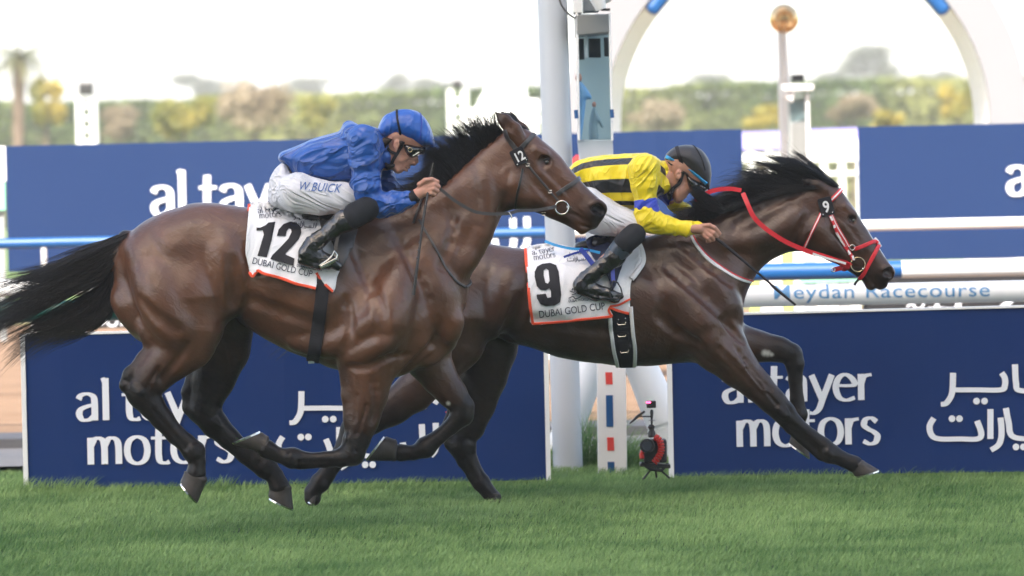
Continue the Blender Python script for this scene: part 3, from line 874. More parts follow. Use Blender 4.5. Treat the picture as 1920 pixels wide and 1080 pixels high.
hair('forelock', [[(958,242),(948,224),(940,208)],[(968,238),(966,222),(955,208)],[(975,240),(990,246),(1002,256)]], 160, M['hair'], hA, YA, .0013, 4, .03, 4, .4, seed=5)
hair('tail', [[(240,440),(200,456),(150,476),(95,505),(30,522),(-70,545)],[(232,450),(190,468),(130,498),(60,528),(-60,570)],[(226,460),(180,490),(120,520),(50,555),(-60,610)],
  [(222,472),(180,505),(120,538),(50,580),(-60,640)],[(218,486),(190,525),(130,552),(60,590),(-50,660)]],
  2500, M['hair'], hA, YA, .0018, 9, .08, 11, .4, seed=9, seg=12, clump=110)
hair('tail_fringe', [[(220,480),(190,530),(150,562),(90,596),(20,640),(-40,680)],[(215,495),(200,545),(165,585),(110,615),(50,640),(0,690)],[(212,510),(208,560),(180,600),(130,622),(70,640),(10,700)],[(212,522),(214,570),(196,602),(150,622),(90,640)]],
  900, M['hair'], hA, YA, .0016, 8, .07, 13, .4, seed=10, seg=12, clump=60)

# ================= HORSE B (number 9), a length ahead and farther off
YB = 1.5
hB = thing('racehorse', 'dark bay racehorse stretched out in front wearing number 9 cloth and red reins', 'horse', at(1150, 932, YB))
Fd9 = Field(-1.25, 2.15, YB - .44, YB + .44, -.03, 1.8, .007)
out9 = [(705,520),(720,492),(750,472),(790,460),(830,454),(870,452),(912,455),(945,461),(983,466),(1040,468),(1100,468),(1150,461),(1200,449),(1240,436),(1280,426),(1320,410),(1360,392),(1410,372),(1450,358),(1490,348),(1530,341),(1552,341),(1566,348),(1578,357),
 (1592,377),(1606,397),(1619,418),(1632,440),(1646,460),(1660,482),(1673,500),(1679,510),(1674,522),(1666,530),(1662,539),(1650,544),(1642,541),(1634,545),(1624,541),(1617,528),(1606,518),(1590,508),(1572,497),(1552,489),(1530,479),(1505,472),(1480,473),(1462,480),(1444,490),(1425,506),(1412,525),(1402,545),(1395,565),(1391,590),(1392,612),(1392,622),(1384,650),(1362,680),(1335,690),(1300,680),(1262,682),(1224,686),(1160,686),(1120,681),(1087,678),(1048,670),(1013,658),(987,650),(957,643),(925,630),(900,645),(870,672),(838,688),(800,690),(760,668),(728,630),(708,590),(700,550)]
anch9 = [(720,560,70,50),(790,520,95,80),(870,520,100,86),(830,640,60,70),(900,580,95,82),(960,560,105,84),(1040,570,105,94),(1120,560,110,94),(1200,560,115,88),(1240,480,70,48),(1270,580,110,80),(1340,560,80,68),(1340,640,60,62),(1380,600,45,52),(1330,460,66,44),(1400,450,62,36),(1460,420,56,32),(1510,380,40,26),(1545,365,30,24),(1530,430,42,31),(1560,460,30,27),(1580,400,30,26),(1600,460,30,22),(1630,490,28,19),(1656,510,22,21),(1636,533,13,14),(1672,512,16,18)]
Fd9.poly(catmull(out9, 4, True), anch9, YB, col=0.0, k=.01)
def w9(pts, yc, depth=1.0, k=.035, c=None, op='add'): wc(pts, yc, depth, k, YB, c, Fd9, op)
# near hind
w9([(860,590,72,0),(850,640,54,0),(815,698,38,.1),(775,735,33,.35),(735,765,28,.7),(700,788,25,.9)], -.13, .8, .05)
w9([(700,788,25,1),(664,806,26,1),(652,830,20,1),(632,862,16,1),(612,890,16,1),(600,905,18,1)], -.13, .8, .012)
w9([(600,905,18,1),(586,922,15,1),(586,934,16,1)], -.13, .95, .01)
# far hind
w9([(905,600,62,.2),(912,650,54,.75),(905,705,42,.75),(893,755,33,.75),(880,800,30,.9)], .13, .8, .045)
w9([(848,770,10,1),(838,805,12,1),(845,832,12,1)], .13, .8, .015)
w9([(846,830,12,1),(866,836,27,1),(876,862,19,1),(892,890,16,1),(902,904,17,1)], .13, .8, .012)
w9([(902,904,17,1),(914,920,14,1),(925,934,15,1)], .13, .95, .01)
# near fore, stretched
w9([(1320,610,60,0),(1352,652,46,0),(1385,690,33,.15),(1418,722,25,.5),(1446,750,21,.85),(1470,773,21,1)], -.12, .8, .045)
w9([(1470,773,21,1),(1490,793,15,1),(1520,818,14,1),(1545,838,16,1),(1556,850,19,1)], -.12, .9, .012)
w9([(1440,765,8,1),(1480,806,7,1),(1540,856,9,1)], -.12, 1, .01)
w9([(1556,850,18,1),(1580,861,14,1),(1602,870,16,1)], -.12, .95, .01)
# far fore, knee up
w9([(1350,625,40,0),(1392,645,31,.1),(1425,650,25,.5),(1460,655,20,.85),(1484,663,20,1)], .12, .85, .045)
w9([(1484,664,20,1),(1490,682,18,1),(1491,710,13,1),(1494,750,13,1),(1497,778,17,1)], .12, .9, .012)
w9([(1497,778,17,1),(1497,797,12,1),(1497,815,15,1)], .12, .95, .01)
for yc, dy in ((-.055, 0), (.055, -6)):
    w9([(1548,356+dy,10,.2),(1532,348+dy,11,.6),(1515,342+dy,7,.9),(1503,337+dy,2,1)], yc, .62, .012)
ridges([(.028,.05,[(1240,520,20),(1290,570,28),(1330,620,26)]),
        (.022,.04,[(1285,470,16),(1335,530,22),(1375,590,18)]),
        (.018,.035,[(1330,640,18),(1375,680,16),(1410,715,12)]),
        (.02,.05,[(955,520,22),(940,570,22),(925,610,20)]),
        (.016,.04,[(850,600,26),(830,650,22)]),
        (.010,.012,[(1573,415,4),(1597,445,4),(1612,470,4)]),
        (.016,.02,[(1532,432,24),(1545,452,20)]),
        (.010,.01,[(1585,388,7),(1600,402,7)]),
        (.014,.03,[(1500,400,14),(1460,430,16),(1420,450,16),(1360,455,14)])], YB, Fd9)
grooves([(-.004,.025,[(1250,500,5),(1300,540,7),(1350,585,7),(1378,620,5)]),
         (-.005,.025,[(1235,590,7),(1270,625,8),(1310,650,7)]),
         (-.003,.02,[(1275,455,4),(1320,490,6),(1370,530,5)]),
         (-.003,.018,[(1392,640,4),(1375,620,5),(1350,600,4)]),
         (-.003,.015,[(1350,655,4),(1390,700,4),(1430,742,3)]),
         (-.003,.014,[(1380,650,3),(1410,690,4),(1445,730,3)]),
         (-.005,.03,[(980,560,7),(965,600,9),(945,635,8)]),
         (-.003,.03,[(1000,600,8),(1080,615,8),(1160,625,7)]),
         (-.002,.02,[(1500,360,4),(1440,385,5),(1380,420,5)]),
         (-.002,.012,[(1490,465,5),(1500,440,5),(1508,405,4)]),
         (-.002,.01,[(1560,430,3),(1585,462,3.5),(1600,480,3)]),
         (-.001,.006,[(1622,512,2),(1632,524,2),(1642,538,2)]),
         (-.002,.01,[(1478,795,3),(1530,842,3)])], YB, Fd9)
for P in ([(1484,794,2.6),(1520,826,2.6),(1545,846,2.4)],[(1440,738,3),(1458,760,3)],[(1478,762,2.6),(1486,776,2.6)],[(1400,690,3.4),(1430,728,3)],[(650,838,2.8),(628,872,2.6)]):
    Fd9.stroke(P, YB, -.0015, .006, 'sub')
for P in ([(1460,768,8),(1470,778,8)],[(1552,848,8),(1556,854,7)]):
    Fd9.stroke(P, YB, .012, .012)
Fd9.stroke([(1596,411,6),(1599,413,6)], YB, .002, .008, 'sub')
Fd9.stroke([(1662,512,6),(1668,509,7),(1671,517,5)], YB, .002, .008, 'sub')
Fd9.stroke([(1655,505,3),(1665,499,4),(1677,507,3)], YB, .002, .006)
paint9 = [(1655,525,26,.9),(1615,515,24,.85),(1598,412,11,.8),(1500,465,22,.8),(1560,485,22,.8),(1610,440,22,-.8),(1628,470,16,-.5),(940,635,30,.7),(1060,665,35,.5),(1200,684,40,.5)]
whites9 = [(1592 + (1655 - 1592) * t, 372 + (476 - 372) * t + 3, 7, YB - .022 , YB + .03) for t in np.linspace(0, 1, 22)] + [(1435,663,6,.2,9),(1441,664,6,.2,9),(1448,666,4,.2,9)]
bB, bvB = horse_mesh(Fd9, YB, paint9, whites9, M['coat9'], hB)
hoof((578,915),(603,925),(577,938),(592,945), YB, -.13, .045, hB)
hoof((910,922),(938,926),(912,940),(938,941), YB, .13, .045, hB)
hoof((1592,878),(1618,863),(1604,893),(1647,881), YB, -.12, .048, hB)
hoof((1484,812),(1511,810),(1480,831),(1518,858), YB, .12, .046, hB)
eye(1600,413,5.5,YB,bvB,hB)
hair('mane', [[(1570,350),(1540,328),(1500,302),(1468,290)],[(1555,343),(1515,318),(1478,302),(1450,296)],[(1535,342),(1495,322),(1450,306),(1420,302)],[(1510,345),(1470,330),(1425,314),(1390,314)],
  [(1485,350),(1445,338),(1405,326),(1378,325)],[(1460,358),(1425,345),(1395,340),(1375,350)],[(1435,366),(1405,358),(1375,358),(1345,368)],[(1410,375),(1375,368),(1340,374),(1300,384)],
  [(1380,388),(1340,384),(1305,390),(1270,398)],[(1350,400),(1320,398),(1285,402),(1250,412)],[(1320,415),(1290,412),(1260,414),(1230,428)],[(1300,424),(1300,404),(1316,388),(1330,372)],[(1360,396,-.1),(1325,392,-.14),(1298,378,-.16),(1288,366,-.17)],[(1350,392,-.1),(1322,380,-.14),(1304,366,-.17),(1294,356,-.18)],[(1350,385,-.1),(1330,368,-.14),(1312,356,-.17),(1306,346,-.18)]],
  3000, M['hair'], hB, YB, .0018, 8, .06, 5, .35, ny=-.02, seed=13, clump=160)
hair('mane_wisps', [[(1560,346),(1520,314),(1476,282),(1456,284)],[(1515,344),(1460,316),(1410,300),(1372,306)],[(1460,358),(1410,334),(1366,334),(1340,352)],[(1400,380),(1350,362),(1310,372),(1276,392)]],
  220, M['hair'], hB, YB, .0009, 9, .06, 14, .5, ny=-.02, seed=33, clump=110)
hair('mane_edge', [[(1556,344,-.03),(1530,352,-.07),(1490,352,-.08),(1450,362,-.08)],[(1500,350,-.02),(1460,362,-.08),(1410,374,-.08)],[(1450,364,-.02),(1410,378,-.09),(1360,392,-.09)],[(1400,380,-.02),(1350,395,-.09),(1300,408,-.09)]],
  900, M['hair'], hB, YB, .0018, 6, .02, 4, .3, seed=14, clump=60)
hair('tail', [[(712,508),(650,560),(560,610),(470,660)],[(708,515),(640,590),(560,625),(490,660)],[(706,525),(650,600),(560,640),(500,690)]], 260, M['hair'], hB, YB, .0015, 8, .05, 7, .4, seed=15, clump=16)

# ------------------------------------------------------------------ flat print, text and draped cloth
from mathutils.geometry import delaunay_2d_cdt

def loops_fill(loops, step=None):
    """fill closed loops (pixels), holes allowed; returns 2D verts and triangles"""
    vs = []; es = []
    for L in loops:
        b = len(vs); n = len(L)
        vs += [Vector((p[0], p[1])) for p in L]
        es += [(b + i, b + (i + 1) % n) for i in range(n)]
    if step:
        xs = [v.x for v in vs]; ys = [v.y for v in vs]
        x = min(xs) + step / 2
        while x < max(xs):
            y = min(ys) + step / 2
            while y < max(ys):
                vs.append(Vector((x + .13 * math.sin(y), y + .11 * math.sin(x)))); y += step
            x += step
    r = delaunay_2d_cdt(vs, es, [], 0, 1e-4)
    V = r[0]; T = [f for f in r[2]]
    if not T: return V, T
    c = np.array([[sum(V[i][k] for i in f) / len(f) for k in (0, 1)] for f in T])
    ins = np.zeros(len(T), bool)
    for L in loops:
        n = len(L)
        for i in range(n):
            a, b = L[i], L[(i + 1) % n]
            if abs(b[1] - a[1]) < 1e-9: continue
            cr = (a[1] > c[:, 1]) != (b[1] > c[:, 1])
            ins ^= cr & (c[:, 0] < (b[0] - a[0]) * (c[:, 1] - a[1]) / (b[1] - a[1]) + a[0])
    return V, [f for f, k in zip(T, ins) if k]

def text_loops(txt, size, px, py, rot=0.0, shear=0.0, xs=1.0, bold=0.0, center=False, spacing=1.0, tris=True, cut=3.0):
    """outline loops of a line of text in pixel space; (px,py) baseline start; rot in degrees, clockwise on screen"""
    cu = bpy.data.curves.new('tmp_text', 'FONT'); cu.body = txt; cu.size = size; cu.shear = shear; cu.offset = bold * size
    cu.resolution_u = 4; cu.space_character = spacing
    ob = bpy.data.objects.new('tmp_text', cu); COL.objects.link(ob)
    bpy.context.view_layer.update()
    me = ob.to_mesh()
    if tris:
        me.calc_loop_triangles()
        T = [tuple(t_.vertices) for t_ in me.loop_triangles]; co = [(v.co.x * xs, v.co.y) for v in me.vertices]
        if cut:
            bm = bmesh.new(); vv = [bm.verts.new((x, y, 0)) for x, y in co]
            for f_ in T:
                try: bm.faces.new([vv[i] for i in f_])
                except ValueError: pass
            y = min(c_[1] for c_ in co) + cut; top = max(c_[1] for c_ in co)
            while y < top:
                bmesh.ops.bisect_plane(bm, geom=bm.verts[:] + bm.edges[:] + bm.faces[:], plane_co=(0, y, 0), plane_no=(0, 1, 0)); y += cut
            bmesh.ops.triangulate(bm, faces=bm.faces[:]); bm.verts.index_update()
            co = [(v.co.x, v.co.y) for v in bm.verts]; T = [tuple(v.index for v in f_.verts) for f_ in bm.faces]; bm.free()
        ob.to_mesh_clear(); bpy.data.objects.remove(ob); bpy.data.curves.remove(cu)
        c, s = math.cos(math.radians(rot)), math.sin(math.radians(rot)); ox = max(p[0] for p in co) / 2 if center else 0
        return [Vector((px + (x - ox) * c + y * s, py + (x - ox) * s - y * c)) for x, y in co], T
    from collections import Counter, defaultdict
    cnt = Counter()
    for p in me.polygons:
        for e in p.edge_keys: cnt[e] += 1
    nb = defaultdict(list)
    for (a, b), c in cnt.items():
        if c == 1: nb[a].append(b); nb[b].append(a)
    co = [(v.co.x * xs, v.co.y) for v in me.vertices]
    ob.to_mesh_clear()
    bpy.data.objects.remove(ob); bpy.data.curves.remove(cu)
    used = set(); out = []
    for s0 in list(nb):
        if s0 in used: continue
        L = [s0]; used.add(s0); cur = s0
        while True:
            nx = [q for q in nb[cur] if q not in used]
            if not nx: break
            cur = nx[0]; used.add(cur); L.append(cur)
        if len(L) > 2: out.append([co[i] for i in L])
    wd = max((p[0] for L in out for p in L), default=0)
    c, s = math.cos(math.radians(rot)), math.sin(math.radians(rot))
    ox = wd / 2 if center else 0
    return [[(px + (x - ox) * c + y * s, py + (x - ox) * s - y * c) for x, y in L] for L in out]

def flat(name, loops, Yf, mt, parent, thick=.0012):
    """a thin flat print standing in the upright surface y=Yf(px)"""
    v2, tr = loops if isinstance(loops, tuple) else loops_fill(loops)
    n = len(v2); V = []; F = []
    for p in v2: V.append(at(p.x, p.y, Yf(p.x) - thick))
    F = [tuple(f) for f in tr]
    me = bpy.data.meshes.new(name); me.from_pydata([tuple(v) for v in V], [], F); me.update()
    return link(name, me, mt, parent)

def nib(paths, thick, thin, closed=()):
    """broad pen strokes; paths are pixel polylines; returns quads outlines as loops"""
    quads = []
    for pi, P in enumerate(paths):
        cl = pi in closed
        C = catmull(P, 7, cl) if len(P) > 2 else [P[0], P[1]]
        if cl: C.append(C[0])
        Ls, Rs = [], []
        for i, p in enumerate(C):
            a = C[max(i - 1, 0)] if not (cl and i == 0) else C[-2]
            b = C[min(i + 1, len(C) - 1)] if not (cl and i == len(C) - 1) else C[1]
            dx, dy = b[0] - a[0], b[1] - a[1]; L = math.hypot(dx, dy) + 1e-9; dx /= L; dy /= L
            hw = (thin + (thick - thin) * abs(dy) ** 1.3) / 2
            e = min(i, len(C) - 1 - i)
            Ls.append((p[0] - dy * hw, p[1] + dx * hw)); Rs.append((p[0] + dy * hw, p[1] - dx * hw))
        quads.append((Ls, Rs))
    return quads

GL = {'a': (.92, [[(.10,.80),(.2,.95),(.45,1.0),(.66,.88),(.70,.62),(.70,.0)],[(.70,.58),(.45,.54),(.18,.42),(.12,.22),(.25,.03),(.5,.04),(.70,.2)]], ()),
 'l': (.44, [[(.2,1.58),(.2,0)],[(.04,1.50),(.2,1.55)]], ()), 't': (.72, [[(.30,1.38),(.28,.8),(.28,.25),(.36,.04),(.55,.0),(.68,.05)],[(.0,.94),(.62,.94)]], ()),
 'y': (.90, [[(.08,1),(.46,.06)],[(.86,1),(.50,.1),(.34,-.3),(.14,-.46),(-.02,-.44)]], ()),
 'e': (.92, [[(.14,.58),(.78,.58),(.74,.82),(.48,.99),(.22,.86),(.1,.5),(.22,.13),(.5,.01),(.82,.1)]], ()),
 'r': (.62, [[(.15,1),(.15,0)],[(.15,.62),(.28,.9),(.56,.97)]], ()),
 'm': (1.40, [[(.15,1),(.15,0)],[(.15,.66),(.32,.94),(.54,.95),(.66,.72),(.67,0)],[(.67,.66),(.84,.94),(1.06,.95),(1.19,.72),(1.20,0)]], ()),
 'o': (1.02, [[(.12,.5),(.22,.86),(.5,1.0),(.78,.86),(.88,.5),(.78,.14),(.5,0),(.22,.14)]], (0,)),
 's': (.76, [[(.62,.84),(.42,.99),(.2,.93),(.14,.72),(.3,.57),(.5,.46),(.64,.3),(.56,.07),(.34,0),(.1,.12)]], ()), ' ': (.36, [], ())}

def pen_text(txt, xh, px, py, rot, xs=1.0, wt=1.0):
    c, s = math.cos(math.radians(rot)), math.sin(math.radians(rot)); x = 0; out = []
    for ch in txt:
        adv, st, cl = GL[ch]
        P = [[(px + ((x + a) * xs * c + b * s) * xh, py + ((x + a) * xs * s - b * c) * xh) for a, b in p] for p in st]
        out += nib(P, xh * .25 * wt, xh * .11 * wt, cl)
        x += adv
    return out

AR = [([(1787,698),(1786,728),(1783,742),(1774,755),(1764,757)],0), ([(1786,730),(1830,730),(1876,730),(1884,722),(1884,708),(1878,698)],0),
      ([(1903,682),(1905,716),(1912,731),(1960,731),(2010,731),(2018,722),(2018,682)],0), ([(1938,731),(1950,706),(1974,704),(1982,731)],0), ([(2042,682),(2042,712),(2036,724)],0),
      ([(1831,751),(1831.5,751.5)],1), ([(1846,751),(1846.5,751.5)],1),
      ([(1751,783),(1743,798),(1747,815),(1762,822),(1800,822),(1832,822),(1840,812),(1832,788)],0), ([(1785,784),(1785.5,784.5)],1), ([(1799,784),(1799.5,784.5)],1),
      ([(1857,766),(1857,822)],0), ([(1876,782),(1878,812),(1873,832),(1858,843)],0), ([(1886,764),(1891,790),(1900,818),(1950,822),(2000,822),(2012,810),(2012,762)],0),
      ([(1956,798),(1960,820)],0), ([(1976,796),(1980,820)],0), ([(2038,760),(2038,806),(2028,822)],0), ([(1905,837),(1905.5,837.5)],1), ([(1919,837),(1919.5,837.5)],1)]

def arabic(dx, dy, sc=1.0, ox=1742, oy=682, rot=0.0, wt=11.5):
    out = []; c, s = math.cos(math.radians(rot)), math.sin(math.radians(rot))
    for P, dot in AR:
        Q = [((a - ox) * sc, (b - oy) * sc) for a, b in P]
        Q = [(dx + a * c - b * s, dy + a * s + b * c) for a, b in Q]
        if dot:
            x, y = Q[0]; r = wt * .55 * sc
            L = [(x + r * math.cos(t), y - r * math.sin(t)) for t in [math.pi * k / 8 for k in range(9)]]
            Rr = [(x + r * math.cos(t), y + r * math.sin(t)) for t in [math.pi * k / 8 for k in range(9)]]
            out.append((L, Rr))
        else: out += nib([Q], wt * sc, wt * .78 * sc)
    return out

def print_quads(name, quads, place, mt, parent):
    """place((px,py)) -> Vector; overlapping strokes are set a hair apart"""
    V = []; F = []
    for k, (L, R) in enumerate(quads):
        b = len(V); n = len(L)
        for p in L: V.append(place(p, k))
        for p in R: V.append(place(p, k))
        F += [(b + i, b + i + 1, b + n + i + 1, b + n + i) for i in range(n - 1)]
    me = bpy.data.meshes.new(name); me.from_pydata([tuple(v) for v in V], [], F); me.update()
    return link(name, me, mt, parent)

def drape(name, loops, bvh, mt, parent, Y0, lift=.008, step=5, fold=0.0, thick=.003, seed=0, smooth=True, fscale=9, miss=None):
    v2, tr = loops if isinstance(loops, tuple) else loops_fill(loops, step)
    V = []; Nn = []
    for p in v2:
        q, n = hit(bvh, p.x, p.y, 0)
        k = 0
        while q is None and k < 30:
            k += 1; q2, n = hit(bvh, p.x, p.y + 2.0 * k, 0)
            if q2 is not None: q = at(p.x, p.y, q2.y + .004 * k if miss is None else miss)
        if q is None: q, n = at(p.x, p.y, Y0 - .05), Vector((0, -1, 0))
        V.append(q); Nn.append(n)
    Va = np.array([tuple(v) for v in V]); Na = np.array([tuple(v) for v in Nn])
    f = lift + (fold * (vnoise(Va * np.array([1.6, .3, .8]), fscale, seed) ** 1.5) if fold else 0)
    out = Va + (Na * .35 + np.array([[0, -.65, 0]])) * (np.array(f).reshape(-1, 1) if fold else f)
    me = bpy.data.meshes.new(name); me.from_pydata([tuple(v) for v in out.tolist()], [], [tuple(t_) for t_ in tr]); me.update()
    o = link(name, me, mt, parent, smooth)
    if thick:
        m = o.modifiers.new('solid', 'SOLIDIFY'); m.thickness = thick; m.offset = 0
    return o, BVHTree.FromPolygons([tuple(v) for v in out.tolist()], [tuple(t_) for t_ in tr])

def drape_quads(name, quads, bvh, mt, parent, lift=.003):
    def place(p, k):
        q, n = hit(bvh, p[0], p[1], lift)
        if q is None:
            for d in (1.5, 3, 5, 8):
                q, n = hit(bvh, p[0], p[1] + d, lift)
                if q is not None: q = at(p[0], p[1], q.y); break
        return q if q is not None else at(p[0], p[1], -.3)
    return print_quads(name, quads, place, mt, parent)

# ------------------------------------------------------------------ advertising boards in front
def board(name, label, p0, p1, top0, top1, Ya, Yb, zbot, mt, posts=True, frame=None, group=None, depth=.05):
    """upright board between two pixel columns; Ya/Yb depth of its ends"""
    A = at(p0, top0, Ya); B = at(p1, top1, Yb)
    t_ = thing(name, label, 'advertising board', ((A.x + B.x) / 2, (A.y + B.y) / 2, 0), group)
    zt = lambda q: q.z
    nrm = Vector((-(B.y - A.y), B.x - A.x, 0)).normalized()      # away from the camera
    rings = []
    n = 14
    for i in range(n + 1):
        f = i / n; q = A.lerp(B, f); wv = .004 * math.sin(f * 17) + .002 * math.sin(f * 41)
        q0 = q - nrm * wv; q1 = q + nrm * depth
        rings.append([(q0.x, q0.y, zbot), (q0.x, q0.y, q.z), (q1.x, q1.y, q.z), (q1.x, q1.y, zbot)])
    mb = MB(); mb.loft([[Vector(v) for v in r] for r in rings])
    mb.build('panel', mt, t_)
    if frame:
        for q in (A, B):
            s_ = -1 if q is A else 1
            mb = MB(); mb.box((q.x + s_ * .014, q.y + .02, (q.z + zbot) / 2), (.026, .07, q.z - zbot + .01)); mb.build('edge_post', M['white'], t_)
        mb = MB(); mb.bar((A.x, A.y + .02, A.z + .007), (B.x, B.y + .02, B.z + .007), .06, .012); mb.build('top_rail', M['white'], t_)
    def Yf(px): 
        f = (px - p0) / (p1 - p0); return Ya + (Yb - Ya) * f - .008
    return t_, Yf

def plane_place(Yf, lift=.0015):
    return lambda p, k: at(p[0], p[1], Yf(p[0]) - lift - .0004 * (k % 3))

bl, YL = board('advertising_board', 'low navy blue board with white lettering behind the nearer horse\'s legs', 47, 1018, 630, 607, 2.98, 2.86, -.02, M['navy'], frame=True, group='low boards at the turf edge')
pp = plane_place(YL)
print_quads('lettering', pen_text('al tayer', 50, 143, 789, -1.2) + pen_text('motors', 50, 163, 871, -1.2), pp, M['print'], bl)
print_quads('arabic_lettering', arabic(1742 - 1222, 682 + 36, rot=-.6), pp, M['print'], bl)
flat('logo', [[(834,772),(850,771),(844,783)]], YL, M['red_print'], bl)
br, YR = board('advertising_board', 'low navy blue board with white lettering under the leading horse\'s forelegs', 1258, 2230, 594, 569, 2.92, 2.62, -.02, M['navy'], frame=True, group='low boards at the turf edge')
pp = plane_place(YR)
print_quads('lettering', pen_text('al tayer', 49, 1354, 756, -1.3, 1.0) + pen_text('motors', 49, 1380, 838, -1.3, 1.0), pp, M['print'], br)
print_quads('arabic_lettering', arabic(1742, 683), pp, M['print'], br)
flat('logo', [[(2058,716),(2074,715),(2068,727)]], YR, M['red_print'], br)

# raised banners on the far side of the rails
def zb(px, py, Y): return at(px, py, Y).z
bu, YU = board('banner_board', 'long raised navy banner with white lettering behind the blue jockey', 10, 1062, 274, 250, 13.0, 12.7, zb(500, 500, 13), M['navy_far'], group='raised navy banners beyond the rails')
pp = plane_place(YU, .01)
print_quads('lettering', pen_text('al tayer', 53, 283, 404, -1.3) + pen_text('motors', 53, 300, 486, -1.3), pp, M['print'], bu)
print_quads('arabic_lettering', arabic(690, 335, 1.0, rot=-1.2, wt=12), pp, M['print'], bu)
bu2, YU2 = board('banner_board', 'short raised navy banner behind the yellow and black jockey', 1070, 1391, 250, 242, 13.0, 13.0, zb(1200, 500, 13), M['navy_far'], group='raised navy banners beyond the rails')
flat('logo', [[(1068.5,303),(1082,290),(1100,300),(1080,318),(1071,322)]], YU2, M['red_print'], bu2)
bu3, YU3 = board('banner_board', 'raised navy banner at the right edge in front of the leading horse\'s nose', 1608, 2500, 238, 218, 13.0, 12.6, zb(1700, 487, 13), M['navy_far'], group='raised navy banners beyond the rails')
print_quads('lettering', pen_text('al tayer', 53, 1887, 366, -1.3), plane_place(YU3, .01), M['print'], bu3)
for b_, Y_, xs in ((bu, YU, (60, 330, 640, 900)), (bu2, YU2, (1110, 1350)), (bu3, YU3, (1650, 1960, 2300))):
    for px in xs:
        q = at(px, 480, Y_(px) + .1)
        mb = MB(); mb.box((q.x, q.y, (q.z + .3) / 2), (.05, .05, q.z + .3)); mb.build('leg', M['grey'], b_)

# ------------------------------------------------------------------ running rails
def rail(name, label, ref, Y, rad, segs, postx, under, z=None, group=None, cap=False):
    q = at(ref[0], ref[1], Y); zz = q.z if z is None else z
    t_ = thing(name, label, 'rail', (0, Y, 0), group)
    for a, b, mt in segs:
        xa = at(a, ref[1], Y).x; xb = at(b, ref[1], Y).x
        mb = MB(); n = max(2, int((xb - xa) / 2))
        mb.tube([(xa + (xb - xa) * i / n, Y, zz) for i in range(n + 1)], rad, 20)
        mb.build('rail_tube', M[mt], t_, True)
    for px in postx:
        x = at(px, ref[1], Y).x
        mb = MB(); mb.tube([(x, Y, zz - rad * .8), (x, Y + .02, zz - .25), (x + .0, Y + .25, zz - .5), (x, Y + .3, -.02)], .024, 12)
        mb.build('post', M['white'], t_, True)
    return t_, zz
rail('running_rail', 'thin upper rail, blue on the left and white on the right', (200, 453), 11.9, .042, [(-900, 1040, 'blue_paint'), (1040, 1180, 'white'), (1180, 2700, 'white')], (82, 620, 1540, 2200), 0)
rail('running_rail', 'thick blue and white rail passing behind the leading horse\'s muzzle', (1550, 508), 7.9, .060, [(-900, 1020, 'white'), (1020, 1690, 'blue_paint'), (1690, 2700, 'white')], (-160, 1050, 2040), 0)
rm, zm = rail('running_rail', 'nearest white rail printed Meydan Racecourse in blue, dark green to the left', (1650, 551), 5.0, .066, [(-900, 700, 'green_pipe'), (700, 2700, 'white')], (-300, 980, 2060), 0)
M['rail_blue'] = mat('rail_letter_blue', (.10, .27, .50), .5)
# print wrapped on the tube
L_ = text_loops('Meydan Racecourse', 37, 1447, 560, -.75, xs=1.26, bold=.004, spacing=1.08)
v2, tr = L_
V = []
for p in v2:
    q = at(p.x, p.y, 5.0); dz = max(-.064, min(.064, q.z - zm)); V.append((q.x, 5.0 - math.sqrt(.068 ** 2 - dz * dz), q.z))
nb = {}
def root_(i):
    while nb.setdefault(i, i) != i: i = nb[i]
    return i
for f in tr:
    for j in f[1:]: nb[root_(j)] = root_(f[0])
isl = {}
for f in tr: isl.setdefault(root_(f[0]), []).append(f)
for fs in isl.values():
    ids = sorted({i for f in fs for i in f}); mp_ = {i: k for k, i in enumerate(ids)}
    me = bpy.data.meshes.new('letter'); me.from_pydata([V[i] for i in ids], [], [tuple(mp_[i] for i in f) for f in fs]); me.update(); link('letter', me, M['rail_blue'], rm)

# black hoardings under the rails
def hoarding(label, a, b, t0, t1, Y, txt):
    A = at(a, t0, Y); B = at(b, t0 - .021 * (b - a), Y); zb_ = at(a, t1, Y).z
    t_ = thing('black_hoarding', label, 'hoarding', ((A.x + B.x) / 2, Y, 0), 'black hoardings beyond the rails')
    mb = MB(); mb.box(((A.x + B.x) / 2, Y, (A.z + zb_) / 2), (B.x - A.x, .06, A.z - zb_)); mb.build('panel', M['dark'], t_)
    for x in (A.x + .3, B.x - .3):
        mb = MB(); mb.box((x, Y + .06, zb_ / 2 - .01), (.05, .05, zb_ + .02)); mb.build('leg', M['grey'], t_)
    for q in txt: 
        print_quads('lettering', q, lambda p, k: at(p[0], p[1], Y - .034), M['print'], t_)
ht = nib([[(1700,575),(1712,570),(1716,577),(1728,577),(1732,568)],[(1740,577),(1752,577),(1757,570),(1764,577),(1790,577),(1794,568)],[(1800,565),(1800,577)]], 4, 3)
sw = [([(1872,576),(1890,574),(1900,566),(1916,556)],[(1872,576),(1884,566),(1896,560),(1916,556)])]
hoarding('black hoarding with white script below the white rail on the right', 1617, 2400, 519, 586, 10.2, [ht, sw])
ht2 = nib([[(190,609),(200,603),(205,610),(216,610),(220,602)],[(226,610),(236,604),(242,610),(256,609)]], 4, 3)
hoarding('black hoarding glimpsed under the nearer horse\'s tail', 60, 760, 598, 618, 12.4, [ht2])
